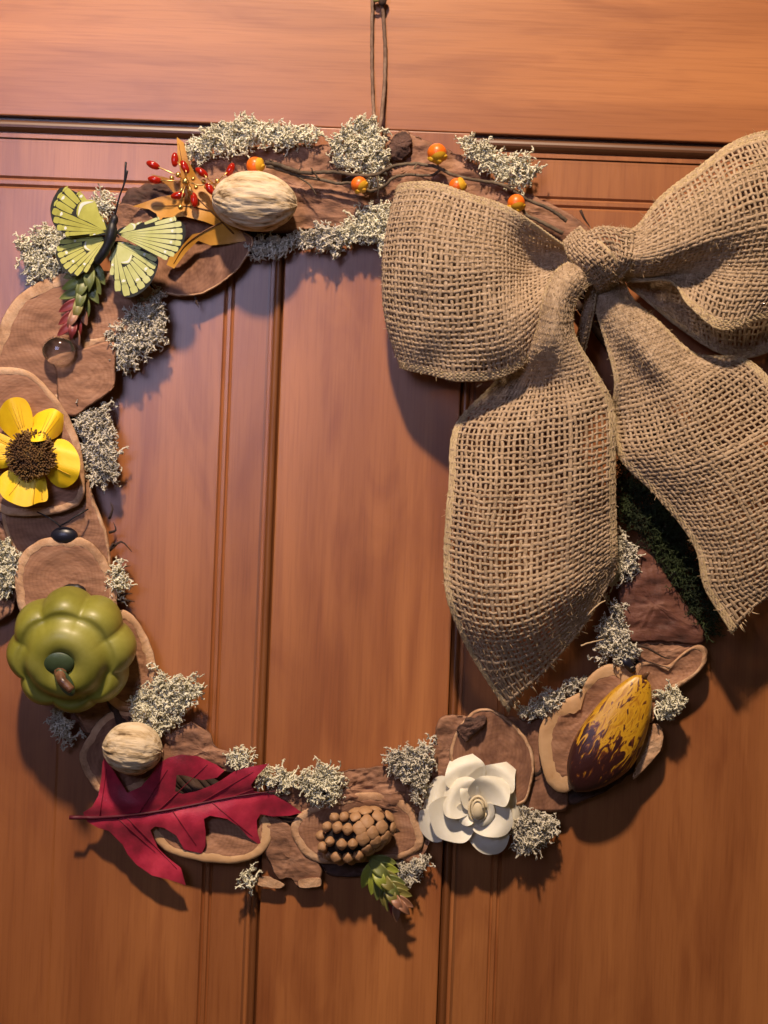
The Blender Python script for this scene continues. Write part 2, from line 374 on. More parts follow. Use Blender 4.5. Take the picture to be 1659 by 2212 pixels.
# ------------------------------------------------------------------ wood slices and bark
def slice_piece(name, label, cat, out, d0, gu=0, gv=0, thick=16, rim=0, relief=2.0, mface=None, mrim=None, dish=4, group=None, n=84, rough=.8, seed=0, sub=None):
    out = crom(out, n, True); c = out.mean(0)
    for i in range(n):
        k = noise.noise(Vector((out[i][0] * .06, out[i][1] * .06, seed * 3.1))) * rough * 2 + noise.noise(Vector((out[i][0] * .25, out[i][1] * .25, seed))) * rough
        v = out[i] - c; out[i] = out[i] + v / (np.hypot(*v) + 1e-6) * k
    dist = np.hypot(*(out - c).T)
    wob = 1
    def ring(w, dz, frac=None):
        f = (1 - w / dist) if frac is None else (1 - rim * (wob if rim else 1) / dist) * frac
        f = np.clip(f, .02, 1.1); p = c + (out - c) * f[:, None]
        d = d0 + gu * (p[:, 0] - c[0]) + gv * (p[:, 1] - c[1]) + dz
        return np.column_stack([p, d])
    def nrel(p, a):
        return np.array([a * (noise.noise(Vector((x * .022, y * .035, seed * 1.7))) * 1.4 + noise.noise(Vector((x * .09, y * .11, seed * 2.3))) * .7 + .3 * noise.noise(Vector((x * .3, y * .3, 1)))) for x, y, _ in p])
    root = thing(name, label, cat, (c[0], c[1], d0 - thick), group)
    def strip(rs, nm, m, close):
        V = np.vstack(rs); F = []
        for r in range(len(rs) - 1):
            for i in range(n): a, b = r * n + i, r * n + (i + 1) % n; F.append((a, a + n, b + n, b))
        if close: F.append([(len(rs) - 1) * n + i for i in range(n)][::-1])
        mb = MB(); mb.addl(P(V), F); mb.mi = [1 if q < 2 * n and len(rs) > 5 and not (nm == 'face' and rim) else 0 for q in range(len(F))]; return mb.build(nm, [m, BARKD], root)
    if rim:
        wob = 1 + .12 * np.array([noise.noise(Vector((x * .03, y * .03, seed + 4))) + .6 * noise.noise(Vector((x * .12, y * .12, seed + 4))) for x, y in out]) * 1.6
        rs = []
        for w, dz in ((2, -thick), (-.6, -thick * .55), (0, -4.5), (1.6, -2.2), (rim * .3, -.5), (rim * .7, -.1), (rim, -1.4)):
            r = ring(w * wob, dz); r[:, 2] += nrel(r, .6) + np.array([1.3 * noise.noise(Vector((x * .17, y * .17, w))) + .8 * noise.noise(Vector((x * .4, y * .4, w))) for x, y, _ in r])
            rs.append(r)
        strip(rs, 'rim', mrim or RIM, False)
    rs = []
    if rim: rs.append(ring((rim - 1.5) * wob, -2.6))
    else:
        for w, dz in ((2, -thick), (-.6, -thick * .5), (.2, -4), (2.2, -.8)): rs.append(ring(w, dz))
    m = 16
    for k in range(m + 1):
        fr = (1 - k / m) * (.97 if not rim else .985) + .015
        r = ring(0, (-2.0 if rim else 0) - dish * (1 - fr ** 2), fr); r[:, 2] += nrel(r, relief) * min(1, .35 + k / 3); rs.append(r)
    strip(rs, 'face', mface or FACE, True)
    return root
sl = 'wood slices of the wreath'; bk = 'bark chips of the wreath'
slice_piece('wood_slice', 'brown oval wood slice under the yellow oak leaf, upper left of the ring', 'wood slice', [(250, 470), (300, 440), (380, 435), (470, 480), (545, 512), (534, 555), (505, 592), (470, 618), (430, 638), (385, 640), (340, 628), (310, 590), (270, 540)], 32, gu=.02, rim=5, dish=3, mface=FACE2, seed=1, relief=3, group=sl)
slice_piece('wood_slice', 'large wood slice with broad pale rim beneath the upper succulent', 'wood slice', [(-30, 810), (-8, 740), (5, 690), (33, 645), (80, 612), (140, 590), (230, 585), (300, 600), (332, 632), (318, 668), (285, 705), (242, 734), (200, 752), (196, 800), (150, 870), (60, 870), (0, 840)], 44, rim=24, relief=2.5, seed=2, dish=3, group=sl)
slice_piece('wood_slice', 'angular wood chip below the glass bead, pointing down at inner edge', 'wood slice', [(110, 770), (180, 752), (245, 738), (249, 790), (248, 832), (225, 856), (190, 880), (156, 900), (128, 880), (120, 800)], 50, gu=-.03, rim=0, seed=3, relief=2, dish=2, group=sl)
slice_piece('wood_slice', 'dark oval wood slice in the shadow just below the yellow flower', 'wood slice', [(5, 1000), (100, 990), (180, 1010), (197, 1060), (214, 1105), (229, 1145), (238, 1195), (234, 1240), (200, 1270), (80, 1250), (28, 1185), (3, 1110)], 36, rim=8, seed=4, group=sl)
slice_piece('wood_slice', 'oval wood slice directly behind the yellow flower', 'wood slice', [(-60, 840), (-25, 800), (25, 793), (70, 806), (106, 840), (140, 885), (165, 935), (178, 985), (183, 1035), (178, 1080), (140, 1105), (60, 1115), (0, 1105), (-50, 1050)], 56, rim=16, seed=5, group=sl)
slice_piece('wood_slice', 'rounded wood slice with raised tan rim just above the green pumpkin', 'wood slice', [(32, 1245), (42, 1205), (70, 1175), (110, 1160), (145, 1163), (180, 1163), (215, 1188), (238, 1225), (250, 1265), (254, 1305), (246, 1350), (200, 1400), (100, 1400), (48, 1330), (35, 1285)], 54, rim=18, seed=6, group=sl, dish=6)
slice_piece('wood_slice', 'crescent of a pale rimmed wood slice to the right of the pumpkin', 'wood slice', [(240, 1340), (258, 1318), (278, 1322), (302, 1348), (322, 1385), (335, 1428), (338, 1468), (330, 1500), (300, 1535), (250, 1530), (215, 1480), (215, 1400)], 34, gu=.05, rim=20, seed=7, group=sl)
slice_piece('wood_slice', 'dark wood slice with pale left edge under the small ribbed nut', 'wood slice', [(172, 1640), (180, 1610), (215, 1555), (270, 1530), (340, 1560), (370, 1620), (350, 1670), (300, 1705), (250, 1722), (212, 1712), (188, 1680)], 26, rim=16, seed=8, group=sl, mface=FACE2)
slice_piece('wood_slice', 'wood slice with thick pale lower rim showing beneath the red oak leaf', 'wood slice', [(318, 1780), (330, 1808), (350, 1832), (380, 1848), (440, 1862), (506, 1865), (556, 1851), (582, 1822), (588, 1780), (562, 1752), (500, 1735), (400, 1725), (335, 1740)], 32, gv=.12, rim=21, seed=9, group=sl, mrim=PALE)
slice_piece('wood_slice', 'hollow wood slice that cradles the pine cone', 'wood slice', [(628, 1790), (650, 1755), (692, 1734), (758, 1715), (825, 1713), (874, 1730), (905, 1770), (914, 1826), (880, 1850), (845, 1858), (760, 1864), (690, 1864), (650, 1840)], 34, rim=18, seed=10, dish=10, group=sl)
slice_piece('wood_slice', 'round dark wood slice with thin light edge above the white flower', 'wood slice', [(985, 1580), (1021, 1538), (1054, 1530), (1087, 1545), (1120, 1573), (1144, 1608), (1155, 1651), (1149, 1692), (1132, 1735), (1087, 1740), (1021, 1700), (972, 1641)], 44, rim=7, seed=11, dish=6, mface=FACE2, group=sl)
slice_piece('wood_slice', 'flat purplish brown wood chip between white flower and yellow pod', 'wood slice', [(1060, 1560), (1100, 1548), (1140, 1556), (1175, 1547), (1196, 1590), (1215, 1660), (1226, 1707), (1224, 1750), (1180, 1754), (1130, 1752), (1090, 1720), (1060, 1650)], 26, rim=0, seed=12, dish=0, mface=FACE2, group=sl)
slice_piece('wood_slice', 'large smooth pale wood slice to the left of the yellow pod', 'wood slice', [(1163, 1600), (1170, 1560), (1190, 1530), (1222, 1510), (1253, 1494), (1272, 1462), (1300, 1440), (1335, 1432), (1364, 1446), (1376, 1490), (1345, 1560), (1280, 1630), (1240, 1700), (1214, 1712), (1190, 1700), (1172, 1665)], 50, rim=34, seed=13, mrim=PALE, dish=7, group=sl)
slice_piece('wood_slice', 'tan wood slice above the top end of the yellow pod, lower right', 'wood slice', [(1366, 1470), (1372, 1440), (1398, 1428), (1441, 1436), (1478, 1408), (1508, 1392), (1526, 1404), (1526, 1428), (1508, 1455), (1474, 1481), (1446, 1498), (1425, 1520), (1408, 1560), (1390, 1545)], 46, rim=13, seed=14, mrim=RIM, dish=5, group=sl)
slice_piece('wood_slice', 'narrow pinkish wood sliver at the lower right side of the pod', 'wood slice', [(1398, 1568), (1421, 1565), (1433, 1585), (1428, 1620), (1404, 1650), (1368, 1684), (1374, 1650), (1386, 1604)], 40, rim=0, seed=15, mface=RIM, dish=-3, group=sl)
slice_piece('bark_chip', 'long brown bark strip behind the large ribbed nut at the top', 'bark chip', [(412, 358), (450, 335), (520, 322), (600, 316), (680, 312), (722, 318), (736, 350), (745, 400), (790, 420), (850, 440), (862, 480), (800, 487), (700, 492), (640, 500), (560, 500), (470, 450), (420, 400)], 30, rim=0, relief=6, seed=21, dish=-6, mface=BARK, group=bk, rough=3, n=120)
slice_piece('bark_chip', 'brown bark chip with dark knot under the hanging cord, top centre', 'bark chip', [(825, 300), (850, 292), (873, 284), (905, 298), (950, 318), (1000, 340), (1060, 380), (1030, 440), (920, 430), (830, 440), (740, 440), (730, 400), (820, 380)], 26, rim=0, relief=6, seed=22, dish=-4, mface=BARK, group=bk, rough=3, n=110)
slice_piece('bark_chip', 'long bark chip sloping down to the knot beneath the berry twig', 'bark chip', [(980, 352), (1060, 385), (1110, 408), (1170, 432), (1230, 462), (1275, 500), (1290, 560), (1200, 560), (1080, 500), (980, 440)], 24, rim=0, relief=4, seed=23, dish=-4, mface=BARK, group=bk, rough=2)
slice_piece('bark_chip', 'small dark bark knob right of the moss tuft under the cord', 'bark chip', [(838, 320), (850, 298), (866, 285), (880, 290), (890, 310), (880, 335), (850, 345)], 42, rim=0, relief=5, seed=24, dish=-8, mface=BARKD, group=bk, rough=3)
slice_piece('bark_chip', 'dark bark piece behind the left tip of the yellow oak leaf', 'bark chip', [(262, 440), (278, 410), (325, 398), (372, 402), (410, 430), (430, 480), (360, 490), (290, 468)], 26, rim=0, relief=5, seed=25, dish=-4, mface=BARKD, group=bk, rough=3)
slice_piece('bark_chip', 'rough bark piece to the right of the small ribbed nut', 'bark chip', [(330, 1600), (370, 1572), (408, 1562), (450, 1582), (466, 1612), (500, 1625), (548, 1645), (530, 1672), (470, 1665), (400, 1660), (340, 1655)], 30, rim=0, relief=5, seed=26, dish=-6, mface=BARK, group=bk, rough=2.5)
slice_piece('bark_chip', 'greyish bark piece between the red leaf tip and the pine cone', 'bark chip', [(562, 1780), (582, 1760), (625, 1782), (652, 1828), (690, 1868), (694, 1905), (688, 1915), (646, 1917), (628, 1898), (600, 1900), (585, 1870), (570, 1830)], 28, rim=0, relief=3, seed=27, dish=-3, mface=BARK, group=bk, rough=1.5)
slice_piece('bark_chip', 'thin pale wood splinter along the bottom edge near the red leaf', 'bark chip', [(540, 1902), (575, 1893), (614, 1910), (602, 1919), (560, 1914)], 26, rim=0, relief=1, seed=28, dish=0, thick=8, mface=RIM, group=bk)
slice_piece('bark_chip', 'small square pale chip end at the very bottom beside pine cone', 'bark chip', [(645, 1902), (668, 1897), (692, 1897), (693, 1914), (668, 1918), (646, 1917)], 32, rim=0, relief=1, seed=29, dish=0, thick=8, mface=RIM, group=bk)
slice_piece('bark_chip', 'long ridged bark strip lying just above the pine cone', 'bark chip', [(575, 1700), (635, 1682), (680, 1678), (725, 1668), (780, 1660), (835, 1655), (905, 1672), (925, 1710), (905, 1760), (790, 1740), (725, 1740), (660, 1760), (600, 1740)], 26, rim=0, relief=8, seed=30, dish=-6, mface=BARK, group=bk, rough=2.5, n=110)
slice_piece('bark_chip', 'upright grey brown bark chip left of the round slice above the white flower', 'bark chip', [(925, 1665), (938, 1600), (952, 1550), (995, 1546), (1032, 1560), (1020, 1610), (1000, 1680), (960, 1700)], 28, rim=0, relief=4, seed=31, dish=-3, mface=BARK, group=bk, rough=1.5)
slice_piece('bark_chip', 'curled black brown bark flake on top of the round slice', 'bark chip', [(988, 1580), (1005, 1556), (1030, 1545), (1052, 1548), (1048, 1566), (1024, 1585), (1004, 1600)], 54, rim=0, relief=6, seed=32, dish=-6, mface=BARKD, group=bk, rough=3)
slice_piece('bark_chip', 'reddish bark piece between the two ribbon tails', 'bark chip', [(1338, 1262), (1360, 1215), (1388, 1186), (1426, 1225), (1480, 1305), (1520, 1364), (1512, 1392), (1425, 1388), (1365, 1384), (1340, 1342)], 44, rim=0, relief=5, seed=33, dish=-5, mface=REDBARK, group=bk, rough=2)
slice_piece('bark_chip', 'dull brown bark chip under the reddish one, above the tan slice', 'bark chip', [(1368, 1396), (1420, 1378), (1505, 1382), (1500, 1410), (1455, 1440), (1395, 1440)], 38, rim=0, relief=4, seed=34, dish=-3, mface=BARK, group=bk, rough=2)
slice_piece('bark_chip', 'grey bark chip half hidden on the left edge below the dark oval slice', 'bark chip', [(-40, 1130), (5, 1130), (30, 1180), (46, 1215), (40, 1260), (20, 1330), (-40, 1330)], 26, rim=0, relief=4, seed=35, mface=BARK, group=bk, rough=2)
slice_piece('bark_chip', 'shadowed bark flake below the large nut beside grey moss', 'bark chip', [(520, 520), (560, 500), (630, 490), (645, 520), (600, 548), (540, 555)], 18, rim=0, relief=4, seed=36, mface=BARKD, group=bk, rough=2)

slice_piece('bark_chip', 'dark brown bark piece in the shade between pumpkin and small nut', 'bark chip', [(150, 1500), (230, 1460), (310, 1490), (345, 1560), (300, 1600), (230, 1610), (185, 1580)], 20, rim=0, relief=4, seed=41, mface=BARK, group=bk, rough=2)
slice_piece('bark_chip', 'tan bark chip wedged between pine cone slice and white flower', 'bark chip', [(880, 1680), (925, 1685), (945, 1740), (938, 1800), (912, 1850), (872, 1862), (880, 1780)], 26, rim=0, relief=4, seed=42, mface=BARK, group=bk, rough=2)
slice_piece('bark_chip', 'dark filler chip under the lower side of the pod', 'bark chip', [(1205, 1660), (1290, 1620), (1400, 1560), (1398, 1630), (1340, 1690), (1270, 1725), (1225, 1735)], 24, rim=0, relief=4, seed=43, mface=BARKD, group=bk, rough=2)  # dark chip added to fill the gap below the pod
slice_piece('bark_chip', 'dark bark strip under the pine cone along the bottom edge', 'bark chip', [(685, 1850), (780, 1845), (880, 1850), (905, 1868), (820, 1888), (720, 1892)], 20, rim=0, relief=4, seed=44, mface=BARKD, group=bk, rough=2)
slice_piece('bark_chip', 'brown bark piece behind the butterfly head, left of the yellow leaf', 'bark chip', [(235, 460), (270, 440), (320, 460), (340, 500), (300, 540), (250, 530)], 38, rim=0, relief=3, seed=45, mface=BARK, group=bk, rough=2)

# ------------------------------------------------------------------ lichen tufts
def tuft(label, poly, d, m=MOSS, size=19, dome=9, den=25):
    A = polyarea(poly); pts = polypts(poly, int(A / den)); c = np.mean(poly, 0); rr = math.sqrt(A / math.pi)
    uvd = [(x, y, d + dome * max(0, 1 - (np.hypot(x - c[0], y - c[1]) / (rr * 1.5)) ** 2) * rng.uniform(.2, 1.1)) for x, y in pts]
    mb = MB(); scatter(mb, SPR, uvd, size, .35); o = mb.build('lichen_tuft', m); tag(o, label, 'lichen', 'pale lichen tufts around the wreath')
def shr(p, k=.9): p = np.array(p, float); c = p.mean(0); return [tuple(q) for q in c + (p - c) * k]
T = [
 ('long pale lichen tuft along the top left, over the door moulding', [(400, 320), (440, 288), (490, 268), (530, 260), (600, 270), (650, 275), (692, 290), (685, 300), (640, 313), (560, 312), (500, 325), (440, 345), (408, 345)], 44, 'M'),
 ('ragged lichen tuft hanging right under the cord at the top', [(808, 252), (820, 290), (836, 325), (838, 350), (815, 372), (818, 392), (802, 396), (775, 365), (735, 358), (715, 330), (720, 305), (752, 278), (780, 262)], 48, 'M'),
 ('trailing lichen tuft upper right, above the last two berries', [(988, 292), (1020, 300), (1050, 312), (1070, 335), (1100, 342), (1130, 338), (1153, 355), (1156, 385), (1140, 402), (1110, 408), (1085, 390), (1060, 370), (1030, 350), (1008, 330)], 40, 'M'),
 ('pale lichen tuft below the bark strip, touching the left bow loop', [(735, 492), (765, 472), (800, 446), (838, 446), (855, 480), (850, 528), (832, 540), (790, 520), (750, 520)], 42, 'M'),
 ('flat brownish lichen patch right below the large ribbed nut', [(640, 508), (700, 494), (735, 500), (752, 525), (720, 542), (690, 540), (655, 528)], 32, 'G'),
 ('shaded grey lichen patch under the lower left of the large nut', [(535, 540), (560, 522), (630, 508), (636, 525), (610, 548), (560, 556)], 26, 'G'),
 ('lichen tuft to the left of the butterfly wing', [(48, 522), (70, 502), (110, 490), (150, 490), (165, 540), (135, 590), (100, 606), (68, 610), (58, 580), (48, 550)], 30, 'M'),
 ('little lichen tuft between butterfly wing and antenna', [(198, 430), (232, 425), (248, 448), (236, 472), (212, 462)], 34, 'M'),
 ('lichen tuft on the inner edge right of the upper succulent', [(245, 705), (300, 655), (338, 628), (353, 642), (355, 690), (348, 728), (310, 768), (270, 800), (252, 798), (243, 752)], 34, 'G'),
 ('lichen tuft on the inner edge beside the yellow flower', [(165, 908), (200, 892), (240, 868), (241, 930), (250, 1000), (246, 1038), (225, 1048), (198, 1030), (184, 970), (170, 932)], 34, 'G'),
 ('lichen tuft cut by the left edge of the picture above the pumpkin', [(-30, 1165), (0, 1168), (28, 1178), (38, 1210), (36, 1250), (18, 1282), (-30, 1280)], 36, 'M'),
 ('small lichen sprig by the dark thorns, inner left side', [(242, 1220), (268, 1226), (270, 1258), (262, 1296), (248, 1280), (240, 1250)], 40, 'M'),
 ('branching grey lichen tuft above the small ribbed nut', [(290, 1502), (330, 1482), (345, 1442), (366, 1472), (422, 1466), (428, 1500), (400, 1530), (388, 1558), (350, 1576), (312, 1572), (288, 1550)], 42, 'M'),
 ('faint bluish lichen sprig in the shadow below the pumpkin', [(108, 1530), (138, 1548), (162, 1600), (154, 1618), (132, 1602), (114, 1562)], 16, 'G'),
 ('small flat lichen patch above the middle of the red leaf', [(490, 1628), (520, 1622), (546, 1640), (538, 1654), (506, 1650)], 44, 'M'),
 ('knobbly lichen tuft at the right tip of the red leaf', [(556, 1682), (577, 1658), (615, 1666), (640, 1675), (640, 1700), (600, 1700), (562, 1694)], 30, 'M'),
 ('domed lichen tuft on the bark above the pine cone', [(645, 1680), (680, 1662), (700, 1652), (718, 1665), (742, 1700), (738, 1718), (700, 1736), (662, 1718)], 38, 'M'),
 ('pointed lichen tuft to the upper left of the white flower', [(834, 1640), (870, 1618), (932, 1600), (938, 1630), (928, 1670), (913, 1718), (894, 1735), (892, 1700), (852, 1662)], 42, 'G'),
 ('lichen tuft at the lower right of the white flower', [(1110, 1772), (1140, 1754), (1180, 1762), (1206, 1790), (1196, 1803), (1150, 1836), (1118, 1832), (1107, 1800)], 30, 'G'),
 ('small grey lichen sprig between lower succulent and white flower', [(862, 1872), (898, 1852), (923, 1850), (922, 1870), (890, 1900), (872, 1896)], 26, 'G'),
 ('round pale lichen tuft to the right of the yellow pod', [(1422, 1496), (1450, 1487), (1473, 1502), (1472, 1528), (1450, 1550), (1427, 1542)], 46, 'M'),
 ('lichen tuft peeping out beside the left ribbon tail edge', [(1322, 1165), (1345, 1155), (1368, 1190), (1372, 1230), (1350, 1252), (1325, 1258)], 46, 'G'),
 ('dim lichen tuft under the frayed end of the left ribbon tail', [(1295, 1380), (1325, 1300), (1342, 1300), (1347, 1370), (1376, 1408), (1364, 1426), (1330, 1422), (1292, 1418)], 44, 'G'),
 ('shadowed lichen tuft left of the large pale slice', [(1120, 1545), (1150, 1520), (1190, 1495), (1240, 1468), (1262, 1480), (1205, 1518), (1160, 1546)], 40, 'G'),
 ('tiny lichen bit at the bottom below the red leaf tip', [(522, 1886), (544, 1882), (545, 1908), (531, 1916)], 24, 'M')]
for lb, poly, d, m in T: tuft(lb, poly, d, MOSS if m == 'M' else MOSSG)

# ------------------------------------------------------------------ hanging cord and nail
hg = thing('hanger', 'thin brown cord loop with a dark little knot on top that hangs the wreath', 'cord', (822, -8, 10))
mb = MB(); utube(mb, [(822, -60, 14), (806, -20, 14), (804, 40, 12), (803, 120, 10), (805, 190, 12), (807, 240, 26), (812, 262, 36)], 3.6, 7, 60, jit=.35); mb.build('cord', CORD, hg)
mb = MB(); utube(mb, [(822, -60, 14), (824, -10, 14), (829, 50, 12), (832, 110, 10), (831, 170, 12), (827, 225, 20), (822, 268, 34), (815, 280, 36), (808, 262, 34), (806, 250, 30)], 4.1, 7, 80, jit=.35); mb.build('cord', CORD, hg)
eV, eF = ellip(16, 10)
for (u, v, a, b) in ((826, 2, 9, 12), (815, -8, 9, 7), (832, -6, 7, 8)):
    mb = MB(); mb.addl(P1(u, v, 18) + eV * np.array([a, 8, b]) * S, eF); mb.build('knot', VINE, hg)
mb = MB(); mb.addl(P1(812, 1, 24) + eV * np.array([7, 3, 4]) * S, eF); mb.build('petal', mat('dull_olive', (.16, .14, .03), .7), hg)

# ------------------------------------------------------------------ ribbed nuts
def bumpy(V, f): return np.array([v * (1 + f(v)) for v in V])
NUT = nmat('pale_fibre_shell', [(.14, .08, .03), (.50, .36, .20), (.66, .52, .34), (.72, .58, .40)], 34, (1, 6, 8), .8, detail=6, bump=.9, bscale=50, bdist=.0012, pos=[.33, .42, .52, .7])
def nut(label, u, v, d, a, b, rot, seed):
    V, F = ellip(96, 72); V = V[:, [2, 1, 0]]
    def f(p):
        w = math.atan2(p[2], p[1])
        return .04 * noise.noise(Vector((p[0] * 1.3 + seed, math.cos(w) * 5, math.sin(w) * 5))) - .05 * max(0, .22 - abs(noise.noise(Vector((p[0] * 1.6 + seed, math.cos(w) * 6 + seed, math.sin(w) * 6))))) / .22 * (1 - abs(p[0]) ** 3) + .01 * noise.noise(p * 3 if isinstance(p, Vector) else Vector(p) * 3)
    V = bumpy(V, f); V = V * np.array([a, b, b]) * S
    t = thing('ribbed_nut', label, 'nut', (u, v, d), 'pale ribbed nuts glued to the wreath')
    o = link('shell', newmesh('shell', V, F[::-1], [NUT]), t); o.rotation_euler = (0, rot, 0)
    for f_ in (): pass
    me = o.data; me.flip_normals()
    mb = MB(); mb.addl((eV * np.array([3.5, 3.5, 3.5]) * S + np.array([a * S * .985 * math.cos(rot), 0, -a * S * .985 * math.sin(rot)])) + wloc(t), eF); mb.build('stem_scar', RIM, t)
    return t
nut('larger pale ribbed nut on the bark strip beside the yellow leaf', 550, 435, 92, 88, 62, R(2), 1.0)
nut('smaller round ribbed nut above the base of the red leaf', 286, 1617, 88, 62, 55, R(4), 5.0)

# ------------------------------------------------------------------ oak leaves
REDL = nmat('red_leaf_fabric', [(.15, .003, .016), (.38, .008, .04), (.56, .03, .07)], 48, (1, 1, 1), .55, bump=.35, bscale=900, bdist=.0003, Sheen_Weight=.2)
REDV = mat('dark_red_vein', (.09, .003, .014), .6)
GOLD = nmat('mustard_leaf_fabric', [(.30, .125, .015), (.50, .23, .028), (.62, .32, .05)], 30, rough=.5, bump=.3, bscale=900, bdist=.0003)
GOLDV = mat('brown_vein', (.16, .06, .012), .6)
rl = C([(210, 830), (270, 790), (310, 720), (330, 600), (338, 500), (365, 440), (400, 540), (450, 620), (500, 700), (590, 660), (650, 590), (700, 510), (770, 470), (850, 450), (960, 460), (1080, 515), (1135, 556), (1085, 602), (985, 618), (880, 588), (822, 584), (812, 690), (860, 708), (950, 690), (1050, 652), (1112, 618), (1195, 562), (1290, 532), (1425, 508), (1340, 600), (1308, 650), (1330, 690), (1450, 710), (1560, 770), (1640, 830), (1560, 850), (1450, 855), (1370, 840), (1345, 880), (1350, 960), (1380, 1052), (1290, 990), (1230, 920), (1150, 870), (1040, 850), (1000, 870), (1012, 960), (1010, 1050), (985, 1097), (870, 1070), (820, 980), (740, 930), (680, 920), (650, 945), (700, 1060), (760, 1120), (850, 1190), (882, 1305), (780, 1270), (660, 1240), (560, 1170), (500, 1100), (470, 1040), (380, 950), (310, 930), (240, 890)], 109.7, 1481)
def rmid(u): return 1768 - (u - 150) * .115 + 8 * math.sin((u - 150) / 90)
def rdep(u, v):
    h = v - rmid(u)
    base = 36 + 24 * math.exp(-((u - 400) / 200) ** 2) + (-.14 * h if h < 0 else -.20 * h)
    base += .10 * max(0, u - 470)
    return base + 4 * math.sin(u / 37 + h / 40) + 3.5 * math.sin(h / 19 - u / 60) + .8 * math.sin((u + abs(h) * .9) / 9.0) + 7 * math.exp(-(h / 14) ** 2) * -1
t = thing('oak_leaf', 'crimson red artificial oak leaf at the lower left', 'leaf', (400, 1740, 50))
mb = MB(); sheet(mb, dens(rl, 6), rdep, .9, 7); mb.build('blade', REDL, t)
mb = MB()
mid = [(u, rmid(u) if u > 190 else 1766, rdep(u, rmid(u)) + 2.0 if u > 185 else 48) for u in np.linspace(150, 610, 40)]
utube(mb, mid, [4.5, 3.4, 2.8, 2.2, 1.6, .8], 6); mb.build('stem', REDV, t)
mb = MB()
for (u0, tu, tv) in ((215, 232, 1650), (250, 345, 1850), (270, 395, 1890), (300, 370, 1650), (340, 460, 1640), (370, 430, 1835), (430, 560, 1660), (455, 555, 1815), (500, 560, 1700)):
    a = (u0, rmid(u0)); L = [(a[0] + (tu - a[0]) * k, a[1] + (tv - a[1]) * k) for k in np.linspace(0, .9, 14)]
    utube(mb, [(x, y, rdep(x, y) + .7) for x, y in L], [1.3, .9, .5], 5)
mb.build('vein', mat('crimson_vein', (.17, .004, .018), .6), t)
gl = [(382, 296), (397, 308), (406, 345), (425, 382), (452, 412), (482, 440), (510, 478), (532, 520), (495, 527), (455, 530), (428, 520), (402, 545), (376, 580), (360, 572), (366, 556), (392, 532), (416, 506), (446, 500), (466, 488), (440, 478), (400, 468), (352, 470), (344, 480), (338, 462), (322, 452), (286, 446), (345, 425), (378, 420), (362, 400), (325, 376), (362, 384), (385, 396), (392, 380), (384, 340)]
def gdep(u, v): return 52 + 8 * math.sin(u / 30) + 6 * math.sin(v / 24 + u / 60) - .05 * (u - 420)
t = thing('oak_leaf', 'mustard yellow artificial oak leaf partly under the large nut', 'leaf', (420, 450, 50))
mb = MB(); sheet(mb, dens(gl, 5), gdep, 2, 7); mb.build('blade', GOLD, t)
mb = MB()
for L in ([(505, 505), (455, 455), (420, 420), (398, 370), (386, 310)], [(455, 455), (400, 445), (330, 445)], [(480, 480), (440, 500), (400, 530), (375, 570)]):
    L = crom(L, 14); utube(mb, [(x, y, gdep(x, y) + .8) for x, y in L], [1.8, 1.2, .6], 5)
mb.build('vein', GOLDV, t)

# ------------------------------------------------------------------ bead spray
RB = mat('red_acrylic', (.55, .022, .008), .08, Transmission_Weight=.45, IOR=1.5)
GB = mat('gold_bead', (.75, .48, .14), .2, Metallic=.85); GW = mat('gold_wire', (.70, .46, .16), .3, Metallic=.9)
t = thing('bead_spray', 'spray of red teardrop beads on gold wire over the yellow leaf', 'bead spray', (402, 392, 60))
bm_ = newmesh('bead', ellip(18, 12)[0] * np.array([8, 8, 15.5]) * S, ellip(18, 12)[1], [RB]); gm_ = newmesh('gold_bead', ellip(14, 8)[0] * 5.8 * S, ellip(14, 8)[1], [GB])
hubs = [(403, 391, 78), (463, 398, 80)]
wm = MB()
for (x, y, ang, h) in ((1000, 415, 22, 0), (1142, 380, 88, 0), (1207, 427, 60, 0), (1318, 463, 32, 1), (1505, 445, 112, 1), (1012, 512, 10, 0), (1163, 614, -12, 0), (1268, 642, 82, 0), (1372, 572, 48, 1), (1180, 690, 105, 0)):
    u, v = x * .3307, 219.4 + y * .3307; d = 84 + random.uniform(-10, 12)
    last = (x == 1180)
    o = link('bead' if not last else 'gold_bead', bm_ if not last else gm_, t); p = P1(u, v, d) - wloc(t); o.location = p
    o.rotation_euler = (0, R(90 + ang), 0)
    hu = hubs[h]; mid_ = ((u + hu[0]) / 2 + random.uniform(-5, 5), (v + hu[1]) / 2 + random.uniform(-5, 5), d + 8)
    utube(wm, [hu, mid_, (u, v, d)], 1.3, 5, 9)
for (x, y, s) in ((1212, 522, 1.4), (1165, 480, 1.1), (1330, 522, .9), (1420, 520, .9), (1122, 500, .9), (1262, 505, .8), (1280, 560, .8), (1345, 560, .7), (1240, 580, .8)):
    o = link('gold_bead', gm_, t); o.location = P1(x * .3307, 219.4 + y * .3307, 86) - wloc(t); o.scale = (s,) * 3
utube(wm, [hubs[0], (430, 400, 84), hubs[1], (490, 440, 50)], 1.6, 5, 14)
utube(wm, [(403, 391, 78), (406, 410, 62), (410, 430, 54)], 1.6, 5, 8)
wm.build('wire', GW, t)

